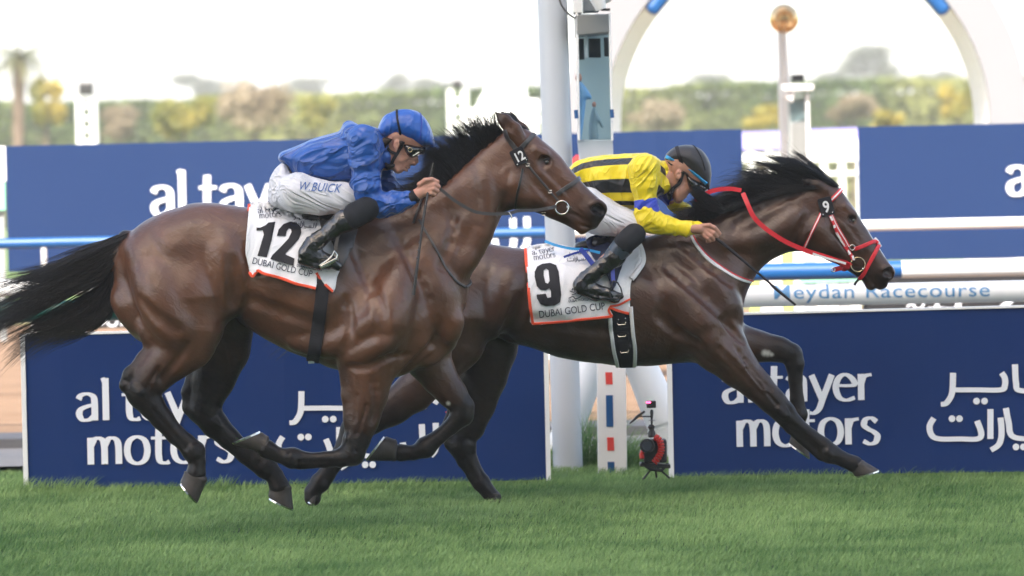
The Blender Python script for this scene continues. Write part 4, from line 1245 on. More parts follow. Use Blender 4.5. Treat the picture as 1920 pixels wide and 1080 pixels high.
# pale crowd barrier with print seen between the rails
tb = thing('printed_barrier', 'pale barrier of white and lime panels under the printed rail', 'barrier', at(1510, 590, 10.0))
M['lime'] = mat('lime_print', (.42, .5, .14), .7); M['lilac'] = mat('lilac_print', (.28, .26, .62), .6); M['pink'] = mat('pink_print', (.75, .2, .45), .6); M['mint'] = mat('mint_print', (.25, .6, .42), .6)
X0, X1 = at(1405, 560, 10.0).x, at(1614, 560, 10.0).x
for k in range(10):
    f0 = X0 + (X1 - X0) * k / 10; f1 = X0 + (X1 - X0) * (k + 1) / 10
    mb = MB(); mb.box(((f0 + f1) / 2, 10.0 + .002 * (k % 2), .86), (f1 - f0 - .004, .04, .62)); mb.build('panel', M[('lime', 'white', 'whitec', 'lime', 'white', 'grey', 'white', 'whitec', 'grey', 'white')[k]], tb)
for x in (X0 + .05, X1 - .05):
    mb = MB(); mb.box((x, 10.06, .27), (.04, .05, .56)); mb.build('leg', M['grey'], tb)
flat('stripe', [[(1500,521),(1614,518),(1614,527),(1500,531)]], lambda px: 9.97, M['mint'], tb)

# ------------------------------------------------------------------ winning post
M['post_shaded'] = mat('shaded_post_white', (.50, .54, .60), .4, .5, noise=(2, .2, (.44, .48, .55)))  # white posts with their blue-grey shade put into the colour
wp = thing('winning_post', 'tall white winning post with a leaning round mast and splayed legs', 'winning post', at(1062, 893, 3.9))
def cyl(name, a, b, Y, ra, rb, mt, parent, n=28, Yb=None):
    p, q = at(a[0], a[1], Y), at(b[0], b[1], Y if Yb is None else Yb)
    mb = MB(); mb.tube([p + (q - p) * i / 6 for i in range(7)], [ra + (rb - ra) * i / 6 for i in range(7)], n)
    return mb.build(name, mt, parent, True)
cyl('mast', (1066, 905), (1030, -160), 3.9, .0875, .088, M['post_shaded'], wp)
cyl('leg', (1030, 905), (1140, 600), 4.5, .10, .085, M['white'], wp)
cyl('leg', (1250, 905), (1246, 780), 4.6, .085, .11, M['white'], wp)
cyl('leg', (1246, 790), (1165, 600), 4.6, .115, .085, M['white'], wp)
cp = thing('finish_column', 'white column with red and blue squares and a glass booth window above', 'column', at(1148, 893, 3.6))
def slab(name, loop, Y, dp, mt, parent, bev=.004):
    A = [at(p[0], p[1], Y) for p in loop]; n = len(A)
    mb = MB(); mb.loft([[a for a in A], [a + Vector((0, dp, 0)) for a in A]])
    return mb.build(name, mt, parent, bevel=bev)
slab('post', [(1118,560),(1172,560),(1176,902),(1122,902)], 3.6, .14, M['white'], cp)
slab('post', [(1083,262),(1149,262),(1160,560),(1110,560)], 3.75, .14, M['post_shaded'], cp)
for a, b, m_ in ((698,721,'red_print'),(741,800,'blue_paint'),(820,845,'red_print'),(866,894,'blue_paint')):
    dx = (a - 700) * .024
    slab('marker', [(1135 + dx, a), (1148 + dx, a), (1149 + dx, b), (1136 + dx, b)], 3.597, .01, M[m_], cp, 0)
# glass booth at the head of the column
M['booth'] = mat('booth_back', (.42, .50, .52), .5, .4, noise=(1.5, .7, (.50, .57, .57)))
M['booth_grey'] = mat('booth_grey', (.20, .21, .21), .5)
gl = bpy.data.materials.new('booth_glass'); gl.use_nodes = True
b = gl.node_tree.nodes['Principled BSDF']; b.inputs['Base Color'].default_value = (.75, .88, .9, 1); b.inputs['Roughness'].default_value = .03
b.inputs['Transmission Weight'].default_value = 1.0; b.inputs['IOR'].default_value = 1.05
slab('booth_wall', [(1082,26),(1142,26),(1150,262),(1086,262)], 4.25, .03, M['booth'], cp)
slab('booth_header', [(1079,28),(1141,26),(1143,60),(1080,66)], 3.7, .5, M['booth_grey'], cp)
slab('booth_ceiling', [(1074,-60),(1090,-60),(1092,24),(1076,24)], 3.7, .3, M['white'], cp)
slab('booth_ceiling', [(1092,-60),(1122,-60),(1124,20),(1094,22)], 3.9, .3, M['booth_grey'], cp)
slab('window_frame', [(1079,24),(1084,24),(1088,264),(1083,264)], 3.7, .05, M['white'], cp)
slab('window_frame', [(1141,24),(1145,24),(1150,264),(1146,264)], 3.7, .05, M['white'], cp)
slab('window_frame', [(1096,62),(1101,62),(1102,108),(1097,108)], 3.95, .04, M['whitec'], cp)
slab('dark_pane', [(1084,72),(1095,72),(1096,112),(1086,112)], 4.1, .02, M['dark'], cp)
slab('dark_pane', [(1103,72),(1126,72),(1127,108),(1104,108)], 4.1, .02, M['dark'], cp)
slab('dark_pane', [(1132,70),(1141,70),(1142,106),(1133,106)], 4.1, .02, M['dark'], cp)
slab('glass', [(1084,66),(1141,62),(1146,262),(1088,262)], 3.72, .006, gl, cp, 0)
for px, py in ((1080, 206), (1147, 205)):
    cyl('clamp', (px, py), (px + 1, py + 16), 3.66, .012, .012, M['blue_paint'], cp, 10)
# reflections in the booth glass, built as two figures behind it
M['sky_shirt'] = mat('light_blue_shirt', (.18, .36, .62), .8); M['slate'] = mat('slate_clothes', (.24, .31, .34), .8)
def reflected_figure(name, label, loop, head, mt, Y, w_):
    t_ = thing(name, label, 'person', at(loop[0][0], 262, Y))
    q0 = at(loop[0][0], loop[0][1], Y); f = Field(q0.x - .25, q0.x + .3, Y - .09, Y + .09, q0.z - .65, q0.z + .3, .008)
    f.poly(catmull(loop, 3, True), [(loop[0][0], loop[0][1] + 20, 12, w_)], Y, k=.01)
    V, Q, C = f.mesh(); mesh_np('clothes', V, Q, mt, t_)
    mb = MB(); p = at(head[0], head[1], Y); mb.ball(p, head[2] * mpp(Y), 14, 10, (.8, .85, 1.1)); mb.build('head', M['skin'], t_, True)
reflected_figure('person', 'reflection of a person in a light blue shirt at the left side of the booth window', [(1088,152),(1096,160),(1106,175),(1110,186),(1100,186),(1098,196),(1090,262),(1085,262),(1085,156)], (1085,146,8), M['sky_shirt'], 4.0, 18)
reflected_figure('person', 'reflection of a small dark figure low in the middle of the booth window', [(1114,198),(1120,212),(1132,236),(1128,240),(1120,228),(1122,262),(1104,262),(1106,220)], (1114,196,5), M['slate'], 4.1, 14)
# floodlight above
fl = thing('floodlight', 'white floodlight lamp fixed at the very top above the booth', 'lamp', at(1132, 0, 3.6))
mb = MB(); mb.tube([at(1117, -12, 3.6), at(1122, 0, 3.6), at(1127, 18, 3.6)], [.05, .045, .03], 16); mb.build('lamp_body', M['white'], fl, True)
mb = MB(); mb.tube([at(1127, 18, 3.6), at(1144, 18, 3.6)], .008, 8); mb.build('bracket', M['dark'], fl)
mb = MB(); mb.ball(at(1134, -8, 3.62), .05, 14, 10, (1, 1, .9)); mb.build('lamp_head', M['white'], fl, True)
cb = MB(); cb.tube(catmull([at(1045, -20, 3.75), at(1052, 8, 3.72), at(1066, 26, 3.7), at(1078, 34, 3.68)], 5), .006, 8)
tag(cb.build('cable', M['dark'], None, True), 'thin dark cable drooping from the white mast to the booth roof', 'cable')

# great white arch
M['arch_shaded'] = mat('arch_face_shade', (.24, .245, .265), .6, .3, noise=(.8, .2, (.21, .215, .235)))  # white arch: shade on the front face painted grey, lining left white
arch = thing('white_arch', 'great white horseshoe arch rising behind the finish line', 'arch', at(1490, 600, 17.0))
def ringpts(rad, n=60, a0=-35, a1=215, cx=1495, cy=232):
    return [(cx + rad * math.cos(math.radians(a0 + (a1 - a0) * i / n)), cy - rad * math.sin(math.radians(a0 + (a1 - a0) * i / n))) for i in range(n + 1)]
Yq = 17.0
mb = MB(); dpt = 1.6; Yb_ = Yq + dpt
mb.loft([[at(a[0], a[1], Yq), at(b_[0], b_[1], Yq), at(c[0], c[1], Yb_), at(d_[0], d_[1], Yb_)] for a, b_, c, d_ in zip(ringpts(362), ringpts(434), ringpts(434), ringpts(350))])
mb.build('arch_face', M['arch_shaded'], arch)
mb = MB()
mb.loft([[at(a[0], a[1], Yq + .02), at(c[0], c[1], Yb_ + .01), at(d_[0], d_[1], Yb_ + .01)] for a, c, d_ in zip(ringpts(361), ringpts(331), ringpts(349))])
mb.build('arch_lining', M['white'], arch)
for sx in (-1, 1):
    mb = MB(); p = at(1490 + sx * 395, 400, Yq + .8); mb.tube([(p.x, p.y, p.z), (p.x + sx * .2, p.y, -.05)], .45, 20); mb.build('leg', M['white'], arch, True)
for a in ((1237, 0, 50), (1754, 2, -50)):
    p = at(a[0], a[1], Yq + .1); mb = MB()
    mb.box(p, (.30, .2, .13), Matrix.Rotation(math.radians(-a[2]), 3, 'Y') if a[2] > 0 else Matrix.Rotation(math.radians(-a[2]), 3, 'Y')); mb.build('bracket', M['blue_paint'], arch, bevel=.05)

# gold ball on its slim post
gb = thing('ball_post', 'slim white post topped by a shiny gold ball inside the arch', 'post', at(1475, 480, 19.0))
mb = MB(); mb.ball(at(1470, 35, 19), 28 * mpp(19), 32, 20); mb.build('ball', M['gold'], gb, True)
cyl('pole', (1466, 62), (1474, 240), 19.0, .045, .07, M['white'], gb)
cyl('pole', (1476, 240), (1482, 560), 19.0, .075, .075, M['white'], gb)
ct = thing('camera_tower', 'grey camera tower with a small black box on top beside the ball post', 'tower', at(1495, 480, 18.3))
slab('tower_shaft', [(1480,188),(1511,186),(1517,560),(1484,560)], 18.3, .3, M['grey'], ct)
slab('glass', [(1481,190),(1508,188),(1510,226),(1482,228)], 18.27, .02, gl, ct, 0)
slab('glass', [(1484,230),(1510,228),(1512,290),(1486,292)], 18.25, .02, M['booth_grey'], ct, 0)
slab('side_rail', [(1511,176),(1517,176),(1522,420),(1516,420)], 18.2, .05, M['white'], ct)
slab('platform', [(1468,158),(1526,158),(1526,168),(1468,170)], 18.1, .5, M['white'], ct)
slab('camera_box', [(1485,140),(1508,139),(1508,152),(1486,153)], 18.2, .25, M['dark'], ct)
slab('bracket', [(1474,165),(1490,170),(1486,192),(1470,180)], 18.15, .3, M['whitec'], ct)

# ------------------------------------------------------------------ light masts
def light_mast(label, px, top, bot, Y, w_, box):
    t_ = thing('light_mast', label, 'mast', at(px, bot, Y), 'twin post light masts beyond the course')
    zt = at(px, top, Y); m = mpp(Y)
    for s_ in (-1, 1):
        mb = MB(); mb.tube([(zt.x + s_ * w_ * m, Y, zt.z), (zt.x + s_ * w_ * m, Y, -.03)], 7 * m, 10); mb.build('post', M['white'], t_, True)
    z = zt.z - .2
    while z > .4:
        mb = MB(); mb.box((zt.x, Y, z), (w_ * 2 * m, 5 * m, 5 * m)); mb.build('rung', M['white'], t_); z -= 22 * m
    mb = MB(); mb.box((zt.x, Y, zt.z + box * m * .5), (box * m, box * m, box * m * .95)); mb.build('lamp_box', M['dark'], t_, bevel=.03)
light_mast('twin white posts carrying a dark lamp box, left end', 162, 180, 400, 60, 13, 27)
light_mast('twin white posts carrying a dark lamp box, beside the scaffold frame', 858, 168, 400, 60, 13, 19)
# white scaffold frame
sf = thing('white_scaffold', 'white scaffold frame with a sloping stair left of the tall mast', 'scaffold', at(940, 400, 70))
for a, b in (((884,235),(935,135)),((905,235),(950,140)),((880,235),(1012,228)),((880,212),(1012,205)),((935,130),(975,130)),((958,130),(962,215)),((975,130),(985,215)),((1000,200),(1004,260)),((885,205),(890,260)),((925,185),(975,182)),((900,190),(1010,195))):
    p, q = at(a[0], a[1], 70), at(b[0], b[1], 70); mb = MB(); mb.tube([p, q], .09, 8); mb.build('beam', M['white'], sf)
for px in (885, 940, 1004):
    p = at(px, 215, 70); mb = MB(); mb.tube([(p.x, 70, p.z), (p.x, 70, -.03)], .08, 8); mb.build('post', M['white'], sf)

# distant barriers, hoardings in the gap
fb = thing('far_barrier', 'distant white barrier with lilac and white banners in the gap between navy banners', 'barrier', at(1500, 420, 40))
slab('banner_panel', [(1330,250),(1468,246),(1468,279),(1330,282)], 40, .1, M['lilac'], fb, 0)
slab('banner_panel', [(1515,243),(1620,240),(1620,262),(1515,264)], 40.02, .1, M['lilac'], fb, 0)
slab('banner_panel', [(1553,262),(1612,261),(1612,282),(1553,283)], 39.9, .1, M['white'], fb, 0)
slab('banner_panel', [(1512,256),(1524,252),(1520,276),(1512,280)], 39.8, .05, M['pink'], fb, 0)
slab('banner_panel', [(1522,266),(1550,262),(1552,284),(1522,284)], 39.85, .05, M['mint'], fb, 0)
slab('barrier_beam', [(1330,290),(1620,285),(1620,301),(1330,305)], 39.7, .12, M['white'], fb, 0)
slab('barrier_beam', [(1330,326),(1620,321),(1620,327),(1330,332)], 39.7, .12, M['white'], fb, 0)
for px in range(1340, 1640, 34):
    p = at(px, 285, 39.75); mb = MB(); mb.box((p.x, 39.78, p.z / 2), (.09, .09, p.z)); mb.build('post', M['white'], fb)
mb = MB(); mb.box((-22.5, 44, 1.1), (10, .1, .6)); 
lw = thing('white_marker', 'white marker panel cut off by the left edge of the picture', 'marker', at(3, 560, 14))
slab('panel', [(-40,275),(10,274),(12,340),(-40,341)], 14, .06, M['white'], lw, 0)
slab('panel', [(-40,343),(9,342),(10,394),(-40,395)], 14, .06, M['mint'], lw, 0)
slab('post', [(-4,390),(7,390),(12,640),(0,640)], 14.05, .06, M['grey'], lw, 0)

# ------------------------------------------------------------------ hedge, bushes, trees
def leafmat(name, a, b_):
    m = bpy.data.materials.new(name); m.use_nodes = True; t = m.node_tree; p = t.nodes['Principled BSDF']
    an = t.nodes.new('ShaderNodeAttribute'); an.attribute_name = 'tint'
    mx = t.nodes.new('ShaderNodeMix'); mx.data_type = 'RGBA'; mx.inputs[6].default_value = (*a, 1); mx.inputs[7].default_value = (*b_, 1)
    t.links.new(an.outputs['Fac'], mx.inputs[0]); t.links.new(mx.outputs[2], p.inputs['Base Color'])
    p.inputs['Roughness'].default_value = .7
    tr = t.nodes.new('ShaderNodeBsdfTranslucent'); ms = t.nodes.new('ShaderNodeMixShader'); ms.inputs[0].default_value = .35
    t.links.new(mx.outputs[2], tr.inputs[0]); t.links.new(p.outputs[0], ms.inputs[1]); t.links.new(tr.outputs[0], ms.inputs[2]); t.links.new(ms.outputs[0], t.nodes['Material Output'].inputs[0])
    return m
LM = {'green': leafmat('hedge_leaves', (.07, .12, .025), (.24, .26, .08)), 'yellow': leafmat('yellow_leaves', (.16, .18, .03), (.46, .36, .07)),
      'dry': leafmat('dry_leaves', (.22, .18, .11), (.36, .30, .21)), 'grey': leafmat('grey_leaves', (.06, .08, .05), (.12, .14, .09)), 'palm': leafmat('palm_leaves', (.07, .09, .04), (.2, .19, .09))}
M['bark'] = mat('bark', (.16, .12, .09), .9, .1, noise=(3, .7, (.10, .075, .055)), bump=(8, .8, .05, (1, 1, 3)))
def leaves(C, size, seed, mt, name, parent, tscale=.35):
    R = np.random.default_rng(seed); n = len(C)
    a = R.normal(size=(n, 3)); a /= np.linalg.norm(a, axis=1)[:, None]; b = np.cross(a, R.normal(size=(n, 3))); b /= np.linalg.norm(b, axis=1)[:, None]
    s_ = size * (.5 + R.random(n))[:, None]
    V = np.stack([C - a * s_, C + b * s_ * .45, C + a * s_, C - b * s_ * .45], 1).reshape(-1, 3)
    F = (np.arange(n) * 4)[:, None] + [[0, 1, 2, 3]]
    tint = np.clip((vnoise(C, tscale, seed) - .5) * 1.8 + .45 + R.normal(0, .12, n), 0, 1)
    return mesh_np(name, V, F, mt, parent, False, {'tint': np.repeat(tint, 4)})
# hedge
hd = thing('hedge', 'long clipped tall hedge closing the far side of the racecourse', 'hedge', (0, 150, 0))
R = np.random.default_rng(4)
n = 60000; x = R.uniform(-46, 46, n); top = R.random(n) < .3
zt = 5.25 + (x * .004) + .25 * (vnoise(np.stack([x, 0 * x, 0 * x], 1), .5, 3) - .5)
z = np.where(top, zt - R.random(n) ** 2 * .3, R.random(n) ** .9 * zt); y = np.where(top, 150 + R.random(n) * 3, 150 + .5 * (vnoise(np.stack([x, 0 * x, z], 1), .7, 9) - .5) * 2 - .1 * R.random(n))
leaves(np.stack([x, y, z], 1), .2, 21, LM['green'], 'foliage', hd, .22)
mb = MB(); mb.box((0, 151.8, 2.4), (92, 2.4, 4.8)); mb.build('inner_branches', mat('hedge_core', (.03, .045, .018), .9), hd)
def tree(name, label, px, basey, Y, cx, cy, rx, ry, kind, n, cat='tree', lumps=7, seed=0, group=None):
    R = np.random.default_rng(seed + int(px)); rr = random.Random(seed + int(px)); m = mpp(Y)
    p = at(px, basey, Y); c = at(cx, cy, Y)
    if name == 'bush' and ' tree' in label: name = 'small_tree'
    t_ = thing(name, label, cat, (p.x, Y, -.03), group)
    mb = MB(); hz = c.z; tr_ = max(.06, rx * m * .045)
    mb.tube([(p.x, Y, -.05), (p.x + .05, Y, hz * .35), (p.x * .5 + c.x * .5, Y + .05, hz * .7), (c.x, Y, hz)], [tr_ * 1.3, tr_, tr_ * .8, tr_ * .4], 8)
    for k in range(6):
        a = k * 1.05 + rr.random(); L = rx * m * .75
        s_ = Vector((p.x * .5 + c.x * .5, Y, hz * (.5 + .08 * k)))
        mb.tube([s_, s_ + Vector((math.cos(a) * L * .5, math.sin(a) * L * .5, ry * m * .35)), s_ + Vector((math.cos(a) * L, math.sin(a) * L, ry * m * .6))], [tr_ * .5, tr_ * .3, tr_ * .12], 6)
    mb.build('trunk', M['bark'], t_, True)
    C = []
    for k in range(lumps):
        a = rr.uniform(0, 6.28); e = rr.uniform(-.8, 1); q = Vector((c.x + math.cos(a) * rx * m * rr.uniform(.2, .7), Y + math.sin(a) * rx * m * .6, c.z + e * ry * m * .6))
        d = R.normal(size=(n // lumps, 3)); d /= np.linalg.norm(d, axis=1)[:, None]; d *= (R.random(n // lumps) ** .4)[:, None]
        C.append(np.array(q)[None] + d * np.array([rx * m * .5, rx * m * .5, ry * m * .45]))
    leaves(np.concatenate(C), max(.08, rx * m * .05), seed + 3, LM[kind], 'crown', t_, .8)
gr = 'small trees and bushes in front of the hedge'
tree('bush', 'tall yellowish tree just right of the palm', 88, 330, 105, 86, 190, 34, 50, 'yellow', 2500, 'tree', 7, 1, gr)
tree('bush', 'greenish bush right of the left light mast', 225, 330, 118, 225, 230, 48, 42, 'dry', 2000, 'bush', 7, 2, gr)
tree('bush', 'broad golden yellow bush above the lettered navy banner', 345, 330, 100, 345, 222, 58, 46, 'yellow', 3000, 'bush', 9, 3, gr)
tree('bush', 'large pinkish bare looking tree left of the blue jockey', 478, 330, 95, 478, 200, 82, 58, 'dry', 3400, 'tree', 10, 4, gr)
tree('bush', 'yellow green bush directly behind the blue jockey\'s back', 588, 330, 112, 590, 215, 45, 36, 'yellow', 2000, 'bush', 7, 5, gr)
tree('bush', 'dry tree seen through the arch next to the booth', 1235, 320, 120, 1240, 215, 60, 36, 'dry', 2200, 'tree', 8, 6, gr)
tree('bush', 'bright yellow bush through the arch left of the gold ball post', 1425, 320, 100, 1425, 222, 46, 26, 'yellow', 2000, 'bush', 7, 7, gr)
tree('bush', 'dry brown tree through the arch right of the camera tower', 1600, 320, 120, 1600, 205, 50, 34, 'dry', 2200, 'tree', 7, 8, gr)
tree('bush', 'low yellow bush at the foot of the hedge right of the tower', 1665, 320, 96, 1665, 228, 34, 22, 'yellow', 1600, 'bush', 6, 9, gr)
tree('bush', 'olive tree against the right limb of the arch', 1800, 320, 110, 1800, 195, 36, 40, 'yellow', 1600, 'tree', 6, 10, gr)
gr2 = 'distant trees rising beyond the hedge'
for k, (px, cy, rx, ry, lb) in enumerate(((1620,125,60,42,'tallest hazy tree beyond the hedge, framed by the arch'),(1672,138,40,32,'hazy tree right beside the tallest one in the arch'),(1555,150,40,24,'low hazy tree left of the tallest one in the arch'),
      (1760,150,50,20,'low hazy tree near the right limb of the arch'),(1330,155,60,22,'low hazy tree in the left half of the arch'),(800,165,60,22,'hazy tree beyond the hedge above the blue cap'),(740,160,40,26,'hazy tree beyond the hedge left of the cap'),(380,160,60,30,'hazy tree beyond the hedge above the golden bush'),(560,165,60,22,'low hazy tree beyond the hedge above the jockey\'s back'))):
    tree('distant_tree', lb, px, 330, 300 + 12 * k, px, cy, rx, ry, 'grey', 2600, 'tree', 8, 20 + k, gr2)
# palm
pl = thing('palm_tree', 'tall pale date palm standing at the left edge', 'palm tree', at(30, 330, 100))
m_ = mpp(100); p = at(30, 330, 100); c = at(36, 105, 100)
mb = MB(); N_ = 18; mb.tube([(p.x + (c.x - p.x) * i / N_, 100, -.03 + (c.z + .03) * i / N_) for i in range(N_ + 1)], [.17 + .02 * (i % 2) for i in range(N_ + 1)], 10); mb.build('trunk', M['bark'], pl, True)
for k in range(34):
    a = k * 2.4; e = .9 - 1.5 * (k / 34); L = (68 + 20 * rng.random()) * m_
    V = []; F = []; pts = []
    for i in range(11):
        t = i / 10; pts.append(Vector((c.x + math.cos(a) * L * t * math.cos(e * .5), 100 + math.sin(a) * L * t * math.cos(e * .5), c.z + math.sin(e) * L * t - .55 * L * t * t)))
    for i in range(1, 11):
        d = (pts[i] - pts[i - 1]).normalized(); s_ = d.cross(Vector((0, 0, 1))).normalized(); wl = .42 * L * (1 - abs(i / 10 - .45)) * .45
        for sg in (-1, 1):
            for h_ in (0, .5):
                q = pts[i - 1].lerp(pts[i], h_); b0 = len(V); V += [q, q + d * .05, q + s_ * sg * wl + d * wl * .6 - Vector((0, 0, wl * .35))]; F.append((b0, b0 + 1, b0 + 2))
    mesh_np('frond', np.array([tuple(v) for v in V]), np.array(F), LM['palm'], pl, False, {'tint': np.full(len(V), rng.random())})

# ------------------------------------------------------------------ grandstand added out of view behind the camera, shaped to shade the turf
gs = thing('grandstand', 'large roofed grandstand added out of view behind the camera to shade the turf', 'grandstand', (0, -40, 0))
gs['kind'] = 'structure'
GSH = 34.0; GSY = -23.2
mb = MB(); mb.box((0, GSY - 9, GSH + .3), (60, 18, .6)); mb.build('roof', M['white'], gs)
for k in range(12):
    mb = MB(); mb.box((0, GSY - 8 - 1.6 * k, .6 + 1.0 * k), (56, 1.6, 1.2)); mb.build('tier', M['grey'], gs)
mb = MB(); mb.box((0, GSY - 26, GSH / 2), (60, .5, GSH)); mb.build('back_wall', M['grey'], gs)
for k in range(4):
    mb = MB(); mb.box((-27 + 18 * k, GSY - 17, GSH / 2), (.9, .9, GSH)); mb.build('column', M['white'], gs)

# ------------------------------------------------------------------ dusty air
hz = bpy.data.materials.new('haze_air'); hz.use_nodes = True; t = hz.node_tree
for n_ in list(t.nodes):
    if n_.type == 'BSDF_PRINCIPLED': t.nodes.remove(n_)
pv = t.nodes.new('ShaderNodeVolumePrincipled'); pv.inputs['Color'].default_value = (.92, .93, .95, 1)
pv.inputs['Density'].default_value = .0008; pv.inputs['Anisotropy'].default_value = 0.0
t.links.new(pv.outputs[0], t.nodes['Material Output'].inputs['Volume'])
mb = MB(); mb.box((0, 720, 17.5), (1260, 1580, 37.2)); ho_ = mb.build('haze', hz); ho_['kind'] = 'stuff'

# ------------------------------------------------------------------ tack of horse A
def ringmb(c, r, tr, n=22, tilt=None):
    P = [Vector((math.cos(2 * math.pi * k / n) * r, 0, math.sin(2 * math.pi * k / n) * r)) for k in range(n)]
    if tilt is not None: P = [tilt @ p for p in P]
    mb = MB(); mb.tube([c + p for p in P], tr, 8, True); return mb
def plate(t_, bvh, px, py, w_, h_, rot, Y0, txt, size, lift=.018):
    q, n = hit(bvh, px, py, lift); Y = q.y
    c, s = math.cos(math.radians(rot)), math.sin(math.radians(rot))
    P = [(px + a * w_ / 2 * c - b_ * h_ / 2 * s, py + a * w_ / 2 * s + b_ * h_ / 2 * c) for a, b_ in ((-1,-.86),(-.86,-1),(.86,-1),(1,-.86),(1,.86),(.86,1),(-.86,1),(-1,.86))]
    pl_ = slab('number_plate', P, Y, .012, M['number_black'], t_, .001)
    up = (-s * size * .36, c * size * .36)
    L = text_loops(txt, size, px + up[0], py + up[1], rot, 0, .82, .022, True)
    flat('number', L, lambda x: Y - .001, M['whitec'], pl_)
    for a, b_ in ((-.7, .8), (.7, .8)):
        x, y = px + a * w_ / 2 * c - b_ * h_ / 2 * s, py + a * w_ / 2 * s + b_ * h_ / 2 * c
        mb = MB(); mb.ball(at(x, y, Y - .001), .0035, 8, 6); mb.build('stud', M['steel'], pl_)
    return pl_

LAY = {}
def strapobj(name, bvh, pts, w_, Y0, mt, parent, lift=.004, thick=.003, smooth=True):
    mb = MB(); L = strap(mb, bvh, pts, w_, Y0, lift, thick, 8, smooth)
    return mb.build(name, M[mt] if isinstance(mt, str) else mt, parent, False), L
def airstrap(name, pts, wpx, mt, parent, n=6, thick=.0022):
    """a strap or rein hanging in the air: pts (px,py,Y)"""
    C = catmull(pts, n); P = [at(p[0], p[1], p[2]) for p in C]; rings = []
    for i, p in enumerate(P):
        t = (P[min(i + 1, len(P) - 1)] - P[max(i - 1, 0)]).normalized(); nn = Vector((0, -1, 0)); nn = (nn - t * nn.dot(t)).normalized(); sd = t.cross(nn); w_ = wpx * mpp(C[i][2]) / 2
        rings.append([p + sd * w_ + nn * thick, p - sd * w_ + nn * thick, p - sd * w_ - nn * thick, p + sd * w_ - nn * thick])
    mb = MB(); mb.loft(rings); return mb.build(name, M[mt], parent)

brA = thing('bridle', 'dark leather bridle with number 12 plate and ring bit on the nearer horse\'s head', 'bridle', at(1000, 330, YA - .1))
strapobj('headpiece', bvA, [(946,244),(952,258),(962,272),(972,286)], 9, YA, 'leather_grey', brA)
strapobj('browband', bvA, [(1001,252),(994,259),(985,268),(975,280)], 8, YA, 'leather_grey', brA, .005)
strapobj('cheekpiece', bvA, [(984,302),(1000,322),(1016,341),(1032,360),(1046,376)], 4, YA, 'leather_grey', brA)
strapobj('noseband', bvA, [(1087,334),(1075,343),(1060,353),(1044,364)], 8, YA, 'leather_grey', brA, .006)
strapobj('throat_lash', bvA, [(980,316),(975,340),(969,366),(966,390)], 4, YA, 'leather', brA)
plate(brA, bvA, 973, 293, 27, 31, -27, YA, '12', 25)
q, n_ = hit(bvA, 1054, 389, .012); ringmb(q, .033, .0045).build('bit_ring', M['steel'], brA, True)
mb = MB(); mb.tube([q + Vector((.03, 0, .004)), q + Vector((.045, .02, 0))], .008, 8); mb.build('bit_bar', M['steel'], brA, True)
for px, py in ((1031,359),(1020,399),(989,309)):
    qq, n_ = hit(bvA, px, py, .008); mb = MB(); s_ = .009
    if qq is None: qq = at(px, py, YA - .09)
    mb.tube([qq + Vector((a * s_, 0, b_ * s_)) for a, b_ in ((-1, -.7), (1, -.7), (1, .7), (-1, .7))], .0018, 6, True); mb.build('buckle', M['steel'], brA)
rnA = thing('reins', 'plain dark leather reins running from the blue jockey\'s fist to the bit', 'reins', at(900, 390, YA - .15))
yb = q.y
airstrap('rein', [(814,346,-.20),(830,358,-.20),(854,377,-.20),(888,396,-.19),(920,401,-.18),(954,400,-.165),(973,395,-.155),(1004,394,-.14),(1030,390,-.135),(1043,387,yb)], 6, 'leather_grey', rnA)
strapobj('rein', bvA, [(800,352),(795,372),(784,398),(776,420)], 4, YA, 'leather', rnA, .02)
mb = MB(); p = at(958, 402, -.17); mb.tube([p + Vector((-.01, -.004, .012)), p + Vector((0, -.006, -.004)), p + Vector((.006, -.004, -.022))], .003, 6); mb.build('rein_stop', M['steel'], rnA)
bpA = thing('breastplate', 'thin leather neck strap looping across the nearer horse\'s shoulder to its chest', 'strap', at(840, 510, YA - .2))
strapobj('strap', bvA, [(786,412),(799,436),(816,465),(838,506),(856,528),(872,538)], 4.2, YA, 'leather_grey', bpA)
strapobj('strap', bvA, [(872,538),(879,533),(882,524)], 4.2, YA, 'leather_grey', bpA, .008)

# saddle, cloth, girth of horse A
scA = thing('saddle_cloth', 'white saddle cloth with black number 12 and orange edging on the nearer horse', 'saddle cloth', at(540, 460, YA - .25))
clA = [(469,384),(480,382),(493,381),(505,382),(516,385),(538,395),(563,401),(591,402),(604,408),(618,420),(640,440),(652,460),(640,500),(632,520),(625,548),(606,530),(594,512),(592,542),(563,535),(517,520),(495,514),(486,509),(480,512),(474,519),(469,508),(463,488),(460,475),(461,455),(464,425),(466,400)]
clothA, bvcA = drape('cloth', [catmull(clA, 3, True)], bvA, M['cloth'], scA, YA, .012, 5, .030, .004, 3, True, 9)
def edging(name, bvh, pts, w_, mt, parent, Y0, lift=.005): return strapobj(name, bvh, pts, w_, Y0, mt, parent, lift, .003)[0]
edging('edging', bvcA, [(468,384),(465,402),(463,426),(460,454),(459,474),(462,489),(468,508),(474,518),(480,511),(486,508),(495,513),(517,519),(563,534),(592,541)], 5, 'trim', scA, YA)
edging('edging', bvcA, [(593,512),(606,530),(624,547)], 4.5, 'trim', scA, YA)
def S_(P, ox, oy, k): return [(ox + a / k, oy + b_ / k) for a, b_ in P]
K = 5.685
d1 = S_([(232,325),(275,324),(330,300),(360,272),(432,264),(395,450),(345,642),(245,625),(312,400),(300,354),(235,357)], 440, 370, K)
d2 = S_([(450,412),(468,345),(520,288),(590,262),(660,275),(705,320),(710,380),(685,445),(620,520),(545,596),(545,612),(640,655),(628,732),(380,660),(400,620),(500,520),(575,440),(606,372),(600,342),(577,334),(555,362),(545,414)], 440, 370, K)
